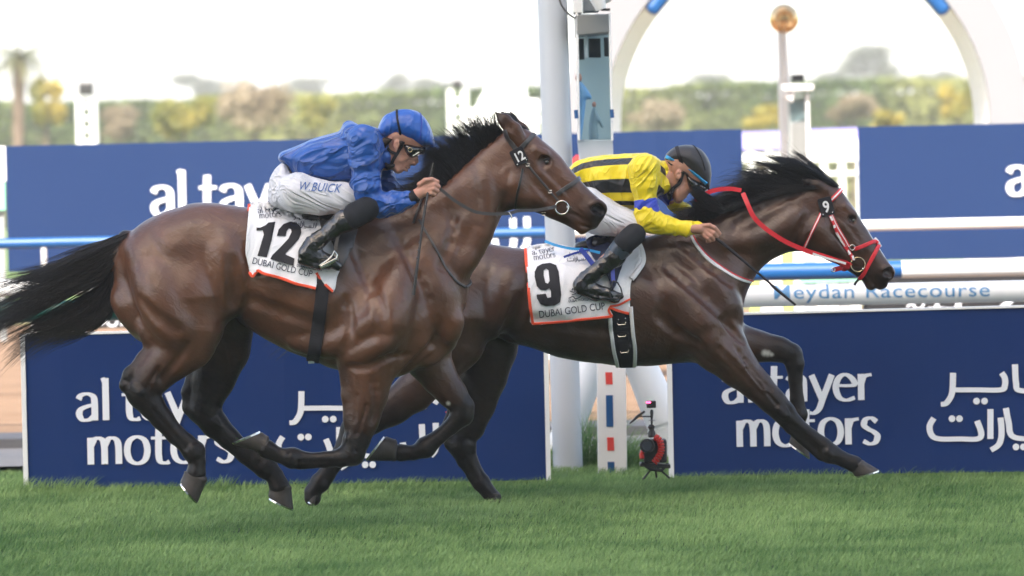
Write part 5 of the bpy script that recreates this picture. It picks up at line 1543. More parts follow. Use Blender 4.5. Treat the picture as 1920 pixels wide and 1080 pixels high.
drape('number', [d1], bvcA, M['number_black'], scA, YA, .007, 5, 0, 0)
drape('number', [d2], bvcA, M['number_black'], scA, YA, .007, 5, 0, 0)
drape('lettering', text_loops('DUBAI GOLD CUP', 17.5, 472, 494, 13, 0, .80, .0), bvcA, M['text_dark'], scA, YA, .007, 8, 0, 0)
drape('small_lettering', text_loops('DUBAI WORLD CUP', 7.5, 556, 500, 11, 0, .72, .01), bvcA, M['text_dark'], scA, YA, .007, 8, 0, 0)
drape_quads('sponsor_lettering', pen_text('al tayer', 7.2, 483, 401.5, -5, 1.05, .7) + pen_text('motors', 7.2, 486, 411, -5, 1.05, .7), bvcA, M['text_dark'], scA, .006)
drape_quads('arabic_lettering', arabic(548, 401, .16, rot=8, wt=9) , bvcA, M['text_dark'], scA, .006)
drape_quads('arabic_lettering', nib([[(558,493),(566,495),(570,491),(575,497),(590,500),(594,495)],[(563,490),(570,487)]], 2, 1.5), bvcA, M['text_dark'], scA, .006)
sdA = thing('saddle', 'small dark racing saddle with grey flap under the blue jockey', 'saddle', at(620, 430, YA - .2))
drape('flap', [catmull([(600,405),(640,398),(672,402),(671,432),(664,452),(652,478),(641,502),(633,480),(620,452),(606,440)], 3, True)], bvA, M['leather_grey'], sdA, YA, .05, 6, .012, .006, 5)
drape('saddle_panel', [[(655,395),(668,398),(672,425),(668,436),(662,430)]], bvA, M['tan'], sdA, YA, .045, 6, 0, .006)
Fs = Field(-1.05, -.70, -.2, .2, 1.50, 1.78, .007)
wc([(575,404,10),(610,412,12),(650,408,14),(678,396,11)], 0, 2.2, .02, YA, None, Fs)
V, Q, _ = Fs.mesh(); mesh_np('seat', V, Q, M['leather'], sdA)
gA = thing('girth', 'plain black girth strap round the nearer horse behind its foreleg', 'girth', at(595, 600, YA - .25))
strapobj('strap', bvA, [(606,520),(603,560),(598,600),(593,640),(588,668),(586,679)], 24, YA, 'number_black', gA, .006, .004)
mb = MB(); p = at(584, 679, -.05); mb.box(p, (.03, .05, .012)); mb.build('buckle', M['steel'], gA)
# stirrup
stA = thing('stirrup', 'polished stirrup iron under the blue jockey\'s near boot', 'stirrup', at(620, 495, YA - .33))
p0 = [at(a, b_, -.335) for a, b_ in ((627,470),(632,478),(631,487),(618,496),(602,503),(599,498),(614,488),(624,478))]
mb = MB(); mb.tube(p0, .0045, 8, True); mb.build('iron', M['steel'], stA, True)
mb = MB(); mb.bar(at(602, 500, -.32), at(631, 485, -.32), .09, .012); mb.build('tread', M['steel'], stA, bevel=.003)
airstrap('stirrup_leather', [(628,472,-.33),(632,450,-.31),(640,425,-.29)], 6, 'leather', stA)

# ------------------------------------------------------------------ jockeys
def garment(name, f, mt, parent, disp=0, dscale=10, stretch=(1, 1, 1), seed=1, attrs=None, relax=1, ang=0.0):
    V, Q, C = f.mesh(relax)
    if disp:
        N = normals(V, Q); ca, sa = math.cos(ang), math.sin(ang)
        U = np.stack([V[:, 0] * ca + V[:, 2] * sa, V[:, 1], -V[:, 0] * sa + V[:, 2] * ca], 1) / np.array(stretch)
        a = vnoise(U + .06 * vnoise(V, 12, seed + 9)[:, None], dscale, seed); b_ = vnoise(U, dscale * 2.3, seed + 1)
        r = (1 - np.abs(2 * a - 1)) ** 2.2 * .7 + (1 - np.abs(2 * b_ - 1)) ** 2.2 * .3
        V = V + N * ((r - .35) * disp)[:, None]
    at_ = attrs(V) if attrs else None
    return mesh_np(name, V, Q, mt, parent, True, at_), bvh_of(V, Q)

def box_field(pts, Y0, h, ylo, yhi, pad=30):
    a = at(min(p[0] for p in pts) - pad, max(p[1] for p in pts) + pad, Y0); b_ = at(max(p[0] for p in pts) + pad, min(p[1] for p in pts) - pad, Y0)
    return Field(a.x, b_.x, ylo, yhi, a.z, b_.z, h)

def fist(f, Y0, yc, palm, fingers, thumb, wrist, k=.004, ph=.014):
    """palm (px,py,rx,rz,ang); each finger a bent chain of (px,py,r,dy)"""
    for ch in [wrist]: f.chain(px_chain([(a, b_, r, None, dy) for a, b_, r, dy in ch], Y0, yc), k=.012)
    q = at(palm[0], palm[1], Y0 + yc); m = mpp(Y0)
    f.ell((q.x, q.y, q.z), (palm[2] * m, ph + .008, palm[3] * m), math.radians(palm[4]), .01)
    for ch in fingers: f.chain(px_chain([(a, b_, r, None, dy) for a, b_, r, dy in ch], Y0, yc), k=k)
    f.chain(px_chain([(a, b_, r, None, dy) for a, b_, r, dy in thumb], Y0, yc), k=.006)

# ================= jockey A, royal blue
jA = thing('person', 'jockey in royal blue silks and cap crouching over the nearer horse, whip in fist', 'jockey', at(640, 400, YA))
YT = 0.0
f = box_field([(500,205),(830,520)], YA, .0048, -.33, .33)
headA = [(722,280),(719,262),(724,244),(735,231),(757,223),(780,228),(795,245),(797,262),(795,272),(791,281),(785,287),(784,293),(784,298),(781,304),(780,309),(776,311),(770,310),(768,313),(764,315),(761,316),(763,318),(759,320),(756,321),(753,324),(747,326),(741,324),(735,317),(729,305),(725,292)]
f.poly(catmull(headA, 3, True), [(745,245,26,29),(775,250,24,26),(740,300,14,20),(770,290,12,18),(776,300,7,8),(757,314,9,14),(745,318,10,15),(768,313,8,10)], YA, k=.006, smooth=1)
def wj(pts, yc, depth=1.0, k=.015, ff=None, Y0=YA, op='add'): (ff or f).chain(px_chain([(p[0], p[1], p[2], None, p[3] if len(p) > 3 else 0) for p in pts], Y0, yc), k=k, depth=depth, op=op)
wj([(776,290,3.0),(781,303,4.2)], 0, .8, .006)                    # nose ridge
wj([(778,307,2.6,-.012),(776,308,2.2,.012)], 0, 1, .004)          # nostrils
wj([(764,314,2.2,-.018),(767,314,2.4,0),(764,314,2.2,.018)], 0, 1, .004)
wj([(759,319,2.2,-.016),(763,319.5,2.4,0),(759,319,2.2,.016)], 0, 1, .004)
f.stroke([(752,300,5),(760,296,5)], YA, .008, .01)               # cheek bone
f.stroke([(738,312,4),(745,320,4)], YA, .006, .01)
f.stroke([(762,305,2.5),(757,313,2.5)], YA, -.003, .006, 'sub')
for sd in (-1, 1):
    q = at(743, 271, sd * .072); f.ell((q.x, q.y, q.z), (.016, .009, .026), math.radians(-20), .006)
    q = at(744, 271, sd * .083); f.ell((q.x, q.y, q.z), (.008, .007, .015), math.radians(-20), .004, None, 'sub')
    wj([(743,279,3),(742,284,2.2)], sd * .072, 1, .004)
wj([(738,290,21),(722,296,22),(702,292,24)], 0, .9)               # neck
wj([(690,285,36),(640,295,32),(600,312,24),(572,330,18)], 0, 1.0, .03)
wj([(565,350,20),(600,370,24),(650,385,17),(680,395,14)], -.15, 1, .02)
wj([(565,350,20),(600,370,22),(650,385,17),(680,395,14)], .15, 1, .02)
wj([(676,397,11),(640,422,11),(600,447,9)], -.24, 1, .01)
wj([(680,395,14),(640,422,13),(600,447,9)], .24, 1, .01)
wj([(690,270,20),(690,325,16),(698,378,14),(735,378,12),(768,371,10)], -.19, 1, .02)
wj([(700,270,20),(722,330,14),(730,362,12),(775,368,10)], .14, 1, .02)
FY = -.20
fist(f, YA, FY, (797,355,15,12.5,20),
     [[(799,343,4.6,-.004),(811,338,4.4,-.012),(820,341,4.2,-.004),(818,347,3.8,.012)],
      [(801,350,4.6,-.010),(814,346,4.5,-.016),(822,350,4.2,-.004),(818,354,3.8,.012)],
      [(801,357,4.4,-.012),(813,354,4.4,-.018),(820,358,4.1,-.006),(816,361,3.6,.010)],
      [(798,363,4.2,-.010),(809,362,4.1,-.016),(815,365,3.8,-.006),(811,367,3.4,.008)]],
     [(786,346,4.8,-.016),(797,338,4.4,-.022),(809,336,4.0,-.018),(815,338,3.6,-.006)],
     [(768,372,11,.0),(780,366,10.5,0),(790,360,11,0)])
fist(f, YA, .13, (792,362,13,12,20),
     [[(800,352,4.4,0),(812,350,4.2,0),(816,356,4,0)],[(800,359,4.4,0),(812,358,4.2,0),(815,363,4,0)],[(799,366,4.2,0),(810,366,4,0),(812,369,4,0)],[(796,371,4,0),(805,372,4,0),(807,374,4,0)]],
     [(786,352,4.6,0),(798,346,4.2,0),(808,346,3.8,0)], [(770,370,10,0),(784,366,10,0)])
bodyA, bvBA = garment('body', f, M['skin'], jA, relax=1)
# silk shirt
f = box_field([(515,225),(745,420)], YA, .0048, -.34, .34)
shA = [(523,296),(526,288),(535,283),(560,273),(591,260),(620,251),(643,243),(655,237),(672,235),(690,235),(706,239),(716,249),(724,262),(728,280),(726,297),(720,312),(714,324),(712,338),(705,348),(690,352),(672,350),(655,345),(630,343),(600,340),(575,340),(558,335),(545,318),(534,306),(525,302)]
f.poly(catmull(shA, 3, True), [(540,300,22,48),(580,300,40,62),(640,290,48,70),(690,280,42,66),(715,275,22,40),(724,285,14,25),(700,335,24,52),(620,330,26,60)], YA, k=.01)
f.stroke([(655,240,14),(670,270,16),(668,300,14)], YA, .022, .03)
V_, bvS = garment('shirt', f, M['silk_blue'], jA, .010, 8, (2.8, 1, 1), 4, ang=.30)
f = box_field([(650,240),(780,415)], YA, .0045, -.36, 0)
wj([(682,262,29),(684,300,27),(686,335,24),(690,362,23),(698,382,24)], -.20, .9, .02)
wj([(698,382,25),(715,384,23),(742,379,20),(764,373,15),(771,371,13)], -.20, .9, .012)
f.stroke([(664,345,8),(685,352,7),(705,350,6)], YA, .012, .02, both=False)
garment('sleeve', f, M['silk_blue'], V_, .012, 13, (1, 1, 1.4), 7, ang=-.5)
f = box_field([(690,250),(800,400)], YA, .006, 0, .34)
wj([(704,272,27),(716,312,21),(724,345,17),(735,360,16),(768,368,13)], .14, .9, .02)
garment('sleeve', f, M['silk_blue'], V_, .012, 14, (1, 1, 1.4), 8)
f = box_field([(766,360),(778,380)], YA, .004, -.26, -.14, 20)
wj([(769,372,14.5),(776,369,13.5)], -.20, .95, .004); garment('cuff', f, M['knee'], V_)
# breeches
f = box_field([(495,300),(690,420)], YA, .0048, -.34, .34)
brP = [(535,305),(520,314),(508,330),(503,347),(502,366),(506,380),(516,389),(535,394),(556,399),(576,402),(606,401),(630,394),(640,380),(640,350),(600,345),(565,340),(548,325)]
f.poly(catmull(brP, 3, True), [(520,350,34,56),(570,365,36,66),(620,370,26,60)], YA, k=.01)
wj([(560,362,38),(600,370,31),(640,370,27),(662,368,23)], -.16, .95, .03)
wj([(560,362,38),(600,370,31),(640,370,27),(662,368,23)], .16, .95, .03)
b_, bvBr = garment('breeches', f, M['breeches'], jA, .007, 9, (1, 1, 3.0), 3, ang=1.05)
drape('lettering', text_loops('W.BUICK', 23, 558, 356, 4, .34, .80, -.003, spacing=1.06), bvBr, M['breeches_text'], b_, YA, .006, 6, 0, 0)
# boots
for sd in (-1, 1):
    f = box_field([(545,380),(700,515)], YA, .0045, sd * .30 - .09, sd * .30 + .09, 16)
    yc = sd * .29
    wj([(684,394,23,sd*-.05),(664,405,22,sd*-.03),(645,415,19.5),(622,432,16),(600,447,14.5)], yc, .85, .015)
    wj([(600,447,15),(585,462,17),(577,474,17)], yc, .8, .012)
    wj([(575,478,17),(600,484,14),(618,490,11),(634,499,8)], yc, .85, .015)
    wj([(566,488,8),(592,497,7),(615,500,6)], yc, 1.5, .006)
    bt, _ = garment('boot', f, M['boot'], jA, .009, 16, (1, 1, 1), 5)
    f2 = box_field([(660,380),(700,430)], YA, .005, sd * .26 - .1, sd * .26 + .1, 30)
    wj([(688,391,23.5,sd*-.05),(668,402,22.8,sd*-.02),(658,409,21.5)], yc, .9, .01, f2)
    garment('knee_cover', f2, M['knee'], bt)
# cap
def cap(parent, P, anch, Y0, mt, peak, bands, disp=.006, seed=2):
    f = box_field(P, Y0, .0045, Y0 - .15, Y0 + .15)
    f.poly(catmull(P, 3, True), anch, Y0, k=.006, smooth=2)
    o, bv = garment('cap', f, mt, parent, disp, 14, (2, 1, 1), seed)
    f = box_field(peak, Y0, .004, Y0 - .12, Y0 + .12)
    f.chain(px_chain([(p[0], p[1], p[2]) for p in peak], Y0), k=.006, depth=5.5)
    garment('peak', f, mt, o)
    for pts, w_, m_ in bands: strapobj('band', bv, pts, w_, Y0, m_, o, .003, .002)
    return o, bv
capA, _ = cap(jA, [(708,250),(709,240),(713,229),(721,218),(736,210),(752,206),(768,206),(784,211),(796,221),(805,235),(810,250),(814,266),(812,274),(800,275),(785,272),(768,268),(752,262),(735,258),(718,258)],
    [(745,235,40,37),(780,240,40,37),(800,262,16,32),(725,250,16,30)], YA, M['silk_cap'], [(800,271,3.0),(812,275,2.6),(822,280,1.8)],
    [([(744,207),(745,222),(748,238),(752,258),(754,264)], 4, 'number_black'),([(788,212),(790,228),(789,245),(788,262)], 1.2, 'silk_dark')])
mb = MB(); mb.ball(at(786, 213, 0), .006, 10, 8, (1.6, 1, .8)); mb.build('button', M['number_black'], capA, True)
# hair, goggles, strap
f = box_field([(712,255),(755,285)], YA, .005, -.12, .12)
f.poly(catmull([(712,256),(755,262),(757,272),(750,276),(740,265),(730,272),(724,284),(718,275)], 3, True), [(735,265,8,31)], YA, k=.004, smooth=0)
garment('hair', f, M['jhair'], jA)
f = box_field([(750,265),(802,300)], YA, .004, -.12, .12)
f.poly(catmull([(756,268),(775,270),(798,276),(799,282),(794,289),(786,290),(782,294),(773,297),(765,294),(758,284)], 3, True), [(770,280,10,27),(790,282,8,20)], YA, k=.004, smooth=1)
gg, bvG = garment('goggles', f, M['goggle'], jA)
q, _n = hit(bvG, 769, 281, .001); ringmb(q, .0105, .0022).build('lens_rim', M['brass'], gg, True)
mb = MB(); mb.bar(at(774, 292, -.062), at(786, 285, -.05), .002, .006); mb.build('lens_glint', M['steel'], gg)
cs, _ = strapobj('chin_strap', bvBA, [(756,265),(751,276),(744,288),(737,300),(733,312)], 6, YA, 'number_black', jA, .006, .004)
strapobj('chin_strap', bvBA, [(714,262),(722,273),(731,283),(741,288)], 5, YA, 'number_black', jA, .006, .004)
f = box_field([(720,300),(735,320)], YA, .004, -.09, .09, 14)
wj([(738,310,5),(728,313,5.5),(724,306,5)], 0, 5, .006, f); garment('chin_cup', f, M['number_black'], jA)
# collar
f = box_field([(700,240),(730,320)], YA, .0048, -.14, .14)
wj([(716,262,16),(720,296,20)], 0, 1.35, .01); garment('collar', f, M['silk_blue'], V_, .008, 14)

def whip(label, pts, mt='leather'):
    t_ = thing('whip', label, 'whip', at(pts[0][0], pts[0][1], pts[0][2]))
    C = catmull([(p[0], p[1], p[2], p[3]) for p in pts], 6)
    mb = MB(); mb.tube([at(c[0], c[1], c[2]) for c in C], [c[3] * mpp(0) for c in C], 10); mb.build('shaft', M[mt], t_, True)
    return t_, C
wA, C = whip('long dark whip held upright in the blue jockey\'s fist, tip pointing down', [(813,306,FY,2.6),(808,330,FY,3.0),(804,352,FY-.004,2.8),(796,395,FY-.06,2.4),(786,470,FY-.1,2.3),(780,515,FY-.12,3.0),(775,553,FY-.13,3.4)])
for k in range(8):
    a = at(798 - k * 2.2, 385 + k * 14, FY - .052 - k * .008); mb = MB(); mb.ball(a, .0075, 8, 6, (1, 1, .8)); mb.build('grip_ring', M['leather_grey'], wA)

# ------------------------------------------------------------------ tack of horse B
brB = thing('bridle', 'red and white bridle with number 9 plate on the leading horse\'s head', 'bridle', at(1560, 400, YB - .1))
M['redwhite'] = M['red']
def rw(name, bvh, pts, w_, lift=.004):
    o, _ = strapobj(name, bvh, pts, w_, YB, 'red', brB, lift); strapobj('white_stripe', bvh, pts, w_ * .45, YB, 'whitec', o, lift + .0032, .001); return o
rw('browband', bvB, [(1577,356),(1570,364),(1562,372),(1556,378)], 8)
rw('throat_lash', bvB, [(1539,400),(1530,420),(1518,445),(1506,468)], 5)
rw('cheekpiece', bvB, [(1559,403),(1568,422),(1580,443),(1592,462)], 5.5)
o_, _ = strapobj('cheekpiece', bvB, [(1556,404),(1565,425),(1578,448),(1590,472),(1600,487)], 5.5, YB, 'red', brB, .009)
for a, b_, c, d in ((1556,406,1560,414),(1563,422,1565,427),(1569,434,1584,462),(1588,470,1592,478),(1597,481,1600,487)):
    strapobj('white_patch', bvB, [(a,b_),((a+c)/2,(b_+d)/2),(c,d)], 4.2, YB, 'whitec', o_, .0125, .001)
strapobj('noseband', bvB, [(1602,467),(1614,463),(1628,457),(1640,453),(1646,456)], 7, YB, 'red', brB, .007)
strapobj('noseband', bvB, [(1647,458),(1640,474),(1630,494),(1620,512),(1612,523)], 7, YB, 'red', brB, .010)
strapobj('nose_pad', bvB, [(1638,448),(1644,455),(1649,464)], 10, YB, 'whitec', brB, .006, .008)
strapobj('noseband_end', bvB, [(1613,521),(1606,528),(1602,535)], 4.5, YB, 'leather', brB, .01)
plate(brB, bvB, 1549, 387, 26, 34, -14, YB, '9', 30)
q, n_ = hit(bvB, 1608, 495, .014); ybB = q.y; ringmb(q, .038, .003).build('bit_ring', M['brass'], brB, True)
q2, n_ = hit(bvB, 1598, 464, .012); ringmb(q2, .014, .0025).build('ring', M['steel'], brB, True)
mb = MB(); mb.ball(q + Vector((.026, -.004, -.024)), .007, 10, 8); mb.build('bit_stud', M['steel'], brB, True)
strapobj('chin_piece', bvB, [(1562,506),(1575,503),(1588,500),(1594,492)], 9, YB, 'red', brB, .012)
q3 = at(1562, 506, YB - .11); ringmb(q3, .010, .0025).build('chin_ring', M['steel'], brB, True)
rnB = thing('reins', 'bright red reins looping over the leading horse\'s mane to its bit', 'reins', at(1450, 430, YB - .2))
airstrap('rein', [(1303,378,YB-.12),(1313,369,YB-.13),(1330,360,YB-.14),(1350,355,YB-.14),(1370,354,YB-.14),(1390,357,YB-.15)], 8, 'red', rnB)
airstrap('rein', [(1393,362,YB-.16),(1402,383,YB-.19),(1413,406,YB-.2),(1430,424,YB-.2),(1453,441,YB-.2),(1475,454,YB-.19),(1497,464,YB-.18),(1518,472,YB-.17),(1540,479,YB-.16),(1568,488,YB-.15),(1588,493,ybB)], 8.5, 'red', rnB)
airstrap('rein_stripe', [(1524,475.5,YB-.175),(1540,481,YB-.17),(1568,489,YB-.16),(1586,494,YB-.155)], 4, 'whitec', rnB)
strapobj('keeper', bvB, [(1578,489),(1585,493),(1594,497)], 13, YB, 'red', rnB, .018)
bpB = thing('breastplate', 'red and white neck strap curving over the leading horse\'s shoulder', 'strap', at(1330, 480, YB - .2))
P_ = [(1288,404),(1293,430),(1301,452),(1314,471),(1330,488),(1350,503),(1368,514),(1388,523),(1408,528)]
strapobj('strap', bvB, P_, 7, YB, 'whitec', bpB); strapobj('red_stripe', bvB, [(a + 2.4, b_ - 1.8) for a, b_ in P_], 2.4, YB, 'red', bpB, .009, .001)

scB = thing('saddle_cloth', 'white saddle cloth with black number 9 and orange edging on the leading horse', 'saddle cloth', at(1080, 540, YB - .25))
clB = [(984,467),(1000,462),(1025,458),(1048,461),(1070,466),(1093,472),(1120,468),(1150,456),(1175,450),(1194,458),(1201,479),(1200,496),(1192,515),(1183,530),(1181,557),(1179,587),(1160,582),(1142,576),(1147,594),(1110,598),(1060,602),(999,608),(995,580),(990,530),(986,490)]
clothB, bvcB = drape('cloth', [catmull(clB, 3, True)], bvB, M['cloth'], scB, YB, .012, 5, .030, .004, 8, True, 9)
edging('edging', bvcB, [(985,468),(987,495),(990,530),(995,578),(999,607)], 5, 'trim', scB, YB)
edging('edging', bvcB, [(999,607),(1030,605),(1070,601),(1110,597),(1147,593)], 4.5, 'trim', scB, YB)
edging('edging', bvcB, [(1147,593),(1141,583),(1144,576)], 4, 'trim', scB, YB); edging('edging', bvcB, [(1142,576),(1160,583),(1179,588)], 4.5, 'trim', scB, YB, .007)
edging('edging', bvcB, [(1144,574),(1160,571),(1181,561)], 3.5, 'trim', scB, YB, .007)
strapobj('pad_roll', bvB, [(1190,452),(1199,464),(1204,480),(1203,496),(1194,514),(1184,527)], 9, YB, 'whitec', scB, .022, .008)
n9 = S_([(608,270),(622,240),(650,225),(695,220),(728,232),(743,270),(757,400),(751,440),(720,458),(670,462),(640,450),(622,420),(619,397),(670,392),(680,416),(700,412),(699,376),(690,362),(670,373),(640,371),(620,350),(608,300)], 800, 420, 3)
h9 = S_([(658,262),(672,252),(685,262),(692,320),(682,336),(668,330),(659,292)], 800, 420, 3)
drape('number', [n9, h9], bvcB, M['number_black'], scB, YB, .007, 5, 0, 0)
drape('lettering', text_loops('DUBAI GOLD CUP', 19, 1011, 596, -7.5, 0, .80, .0), bvcB, M['text_dark'], scB, YB, .007, 8, 0, 0)
drape('small_lettering', text_loops('DUBAI WORLD CUP', 7.5, 1066, 567, -6, 0, .74, .01), bvcB, M['text_dark'], scB, YB, .007, 8, 0, 0)
drape_quads('sponsor_lettering', pen_text('al tayer', 7.2, 998, 480, -11, 1.05, .7) + pen_text('motors', 7.2, 1001, 489.5, -9, 1.05, .7), bvcB, M['text_dark'], scB, .006)
drape_quads('arabic_lettering', arabic(1062, 473, .13, rot=-4, wt=9), bvcB, M['text_dark'], scB, .006)
drape_quads('arabic_lettering', nib([[(1066,560),(1074,556),(1078,560),(1086,558),(1092,553),(1098,557),(1108,555)],[(1072,553),(1080,551)],[(1072,545),(1078,535),(1084,530)],[(1068,546),(1076,548),(1086,544)]], 2, 1.4), bvcB, M['text_dark'], scB, .006)
sdB = thing('saddle', 'dark blue racing saddle under the yellow and black jockey', 'saddle', at(1110, 470, YB - .2))
drape('flap', [catmull([(1100,455),(1130,446),(1165,450),(1172,480),(1162,510),(1148,545),(1138,520),(1122,500),(1108,480)], 3, True)], bvB, M['text_dark'], sdB, YB, .05, 6, .01, .006, 5)
Fs = Field(at(1050,0,YB).x, at(1240,0,YB).x, YB-.2, YB+.2, at(0,500,YB).z, at(0,400,YB).z, .007)
wc([(1085,462,8),(1120,456,11),(1160,450,13),(1200,440,10)], 0, 2.2, .02, YB, None, Fs)
V, Q, _ = Fs.mesh(); mesh_np('seat', V, Q, M['leather'], sdB)
airstrap('blue_strap', [(1022,452,YB-.12),(1040,459,YB-.16),(1070,466,YB-.2),(1098,468,YB-.22),(1125,474,YB-.23)], 5, 'band_blue', sdB)
airstrap('blue_strap', [(1057,482,YB-.235),(1080,474,YB-.235),(1106,468,YB-.235)], 4, 'silk_dark', sdB)
airstrap('blue_strap', [(1088,466,YB-.23),(1100,480,YB-.24),(1112,496,YB-.25)], 9, 'silk_dark', sdB)
gB = thing('girth', 'wide black buckled girth edged in white round the leading horse', 'girth', at(1170, 640, YB - .25))
strapobj('strap', bvB, [(1160,575),(1164,600),(1168,630),(1172,660),(1175,684)], 34, YB, 'number_black', gB, .008, .006)
for dx, e in ((-20, 0), (20, 0)):
    strapobj('white_sleeve', bvB, [(1163 + dx, 592 if dx < 0 else 575),(1166 + dx, 620),(1170 + dx, 650),(1174 + dx * .8, 682)], 7, YB, 'whitec', gB, .008, .010)
for y in (604, 626, 654):
    qq, n_ = hit(bvB, 1164 + (y - 600) * .12, y, .018); mb = MB(); mb.tube([qq + Vector((-.022, 0, .0)), qq + Vector((-.018, -.004, -.01)), qq + Vector((.018, -.004, -.008)), qq + Vector((.022, 0, .004))], .0025, 6); mb.build('buckle', M['steel'], gB)
for x, y in ((1158,598),(1172,596)):
    qq, n_ = hit(bvB, x, y, .018); mb = MB(); mb.ball(qq, .004, 8, 6); mb.build('stud', M['steel'], gB)
stB = thing('stirrup', 'dark stirrup iron around the toe of the yellow jockey\'s boot', 'stirrup', at(1158, 545, YB - .33))
mb = MB(); mb.tube([at(a, b_, YB - .33) for a, b_ in ((1150,526),(1158,530),(1164,540),(1167,552),(1160,560),(1146,560),(1143,548),(1147,535))], .004, 8, True); mb.build('iron', M['dark'], stB, True)
airstrap('stirrup_leather', [(1150,527,YB-.33),(1149,505,YB-.31),(1152,480,YB-.29)], 7, 'silk_dark', stB)

# ================= jockey B, yellow with black stripes
jB = thing('person', 'jockey in yellow silks with black stripes and charcoal cap on the leading horse', 'jockey', at(1190, 420, YB))
f = box_field([(1060,270),(1360,560)], YB, .0048, YB - .33, YB + .33)
headB = [(1247,308),(1247,296),(1255,284),(1270,277),(1290,275),(1312,285),(1326,305),(1330,326),(1326,338),(1317,344),(1309,347),(1304,352),(1304,360),(1298,364),(1292,362),(1290,366),(1287,368),(1288,371),(1284,372),(1281,376),(1276,381),(1268,381),(1262,374),(1259,360),(1256,345),(1250,330)]
f.poly(catmull(headB, 3, True), [(1275,300,26,27),(1305,310,22,25),(1270,360,13,20),(1300,345,10,17),(1302,357,7,8),(1284,370,9,14)], YB, k=.006, smooth=1)
def w2(pts, yc, depth=1.0, k=.015, ff=None, op='add'): wj(pts, yc, depth, k, ff or f, YB, op)
w2([(1306,342,3),(1303,358,4)], 0, .8, .006)
for sd in (-1, 1):
    q = at(1272, 328, YB + sd * .070); f.ell((q.x, q.y, q.z), (.017, .010, .027), math.radians(-12), .006)
    q = at(1273, 327, YB + sd * .082); f.ell((q.x, q.y, q.z), (.009, .007, .016), math.radians(-12), .004, None, 'sub')
w2([(1262,335,22),(1248,335,23),(1225,330,24)], 0, .9)
w2([(1215,332,32),(1160,332,32),(1110,345,30),(1085,365,24)], 0, 1.0, .03)
for s_ in (-.15, .15):
    w2([(1090,380,28),(1130,402,21),(1168,416,15),(1186,430,11)], s_, 1, .02)
    w2([(1186,430,11),(1150,475,12),(1098,520,9)], s_ * 1.6, 1, .01)
w2([(1214,322,20),(1213,365,16),(1218,410,15),(1260,425,12),(1304,428,9)], -.19, 1, .02)
w2([(1220,325,17),(1240,352,11),(1258,378,9),(1285,395,8),(1320,415,8)], .15, 1, .02)
FB = -.215
fist(f, YB, FB, (1324,432,14,11,-12),
     [[(1330,424,4.3,-.006),(1341,430,4.2,-.012),(1349,438,3.9,-.004),(1344,443,3.4,.010)],
      [(1328,431,4.3,-.012),(1338,437,4.2,-.018),(1344,443,3.8,-.006),(1339,447,3.4,.010)],
      [(1325,437,4.2,-.014),(1333,443,4.1,-.018),(1338,449,3.6,-.006),(1333,451,3.3,.010)],
      [(1320,441,4.0,-.010),(1327,447,3.8,-.014),(1331,452,3.4,-.004),(1326,453,3.2,.010)]],
     [(1318,423,4.4,-.012),(1330,422,4.0,-.020),(1340,427,3.7,-.022),(1346,433,3.3,-.014)],
     [(1300,428,10,0),(1312,429,10,0)])
fist(f, YB, .15, (1322,424,13,10,-12),
     [[(1330,418,4.2,0),(1342,424,4,0),(1346,430,3.6,0)],[(1329,425,4.2,0),(1339,431,4,0),(1342,436,3.6,0)],[(1326,430,4.1,0),(1334,437,3.9,0),(1336,441,3.4,0)],[(1321,434,3.8,0),(1328,441,3.6,0),(1329,445,3.4,0)]],
     [(1316,416,4.2,0),(1326,411,3.8,0),(1334,413,3.4,0)], [(1306,418,9,0),(1315,421,9,0)])
bodyB, bvBB = garment('body', f, M['skin'], jB)
# striped shirt material
def stripes_mat():
    m = cloth_mat('striped_silk', (.80, .60, .015), .42, .03, .3, 8, (1, 1, 2.5), .2, .45)
    t = m.node_tree; b = t.nodes['Principled BSDF']
    an = t.nodes.new('ShaderNodeAttribute'); an.attribute_name = 'band'
    cr = t.nodes.new('ShaderNodeValToRGB'); cr.color_ramp.interpolation = 'CONSTANT'
    Yl, Bk = (.80, .63, .014, 1), (.013, .014, .018, 1)
    e = cr.color_ramp.elements; e[0].position = 0; e[0].color = Yl; e[1].position = .085; e[1].color = Bk
    for p_, c_ in ((.20, Yl), (.46, Bk), (.71, Yl), (.86, Bk), (.94, Yl)): n_ = e.new(p_); n_.color = c_
    t.links.new(an.outputs['Fac'], cr.inputs[0]); t.links.new(cr.outputs[0], b.inputs['Base Color'])
    return m
M['stripes'] = stripes_mat()
M['yellow'] = cloth_mat('yellow_silk', (.80, .63, .014), .42, .026, .9, 9, (1, 1, 2.2), .2, .45)
M['armband'] = cloth_mat('blue_armband', (.03, .06, .50), .45, .02, .9, 9)
f = box_field([(1060,285),(1260,400)], YB, .0048, YB - .33, YB + .33)
shB = [(1066,322),(1075,306),(1090,299),(1112,294),(1138,291),(1168,289),(1197,288),(1216,290),(1230,296),(1243,307),(1250,322),(1249,345),(1246,362),(1236,368),(1225,376),(1205,386),(1180,393),(1160,392),(1135,385),(1112,374),(1090,352),(1072,340)]
f.poly(catmull(shB, 3, True), [(1085,325,26,50),(1130,335,44,64),(1190,335,46,68),(1230,335,30,50),(1248,335,12,26),(1180,385,22,54)], YB, k=.01)
topl = np.array([(1060,322),(1075,306),(1090,298),(1112,293),(1138,290),(1168,288),(1197,287),(1216,289),(1232,296),(1246,308),(1262,325)], float)
def bandattr(V):
    T = np.array([tuple(at(p[0], p[1], YB)) for p in topl]); z0 = np.interp(V[:, 0], T[:, 0], T[:, 2])
    x = V[:, 0]; L = at(1075,300,YB).x; R_ = at(1230,300,YB).x; u = np.clip((x - L) / (R_ - L), 0, 1)
    dep = (z0 - V[:, 2]) / mpp(YB)
    tot = 95 + 12 * u
    return {'band': np.clip(dep / tot, 0, 1)}
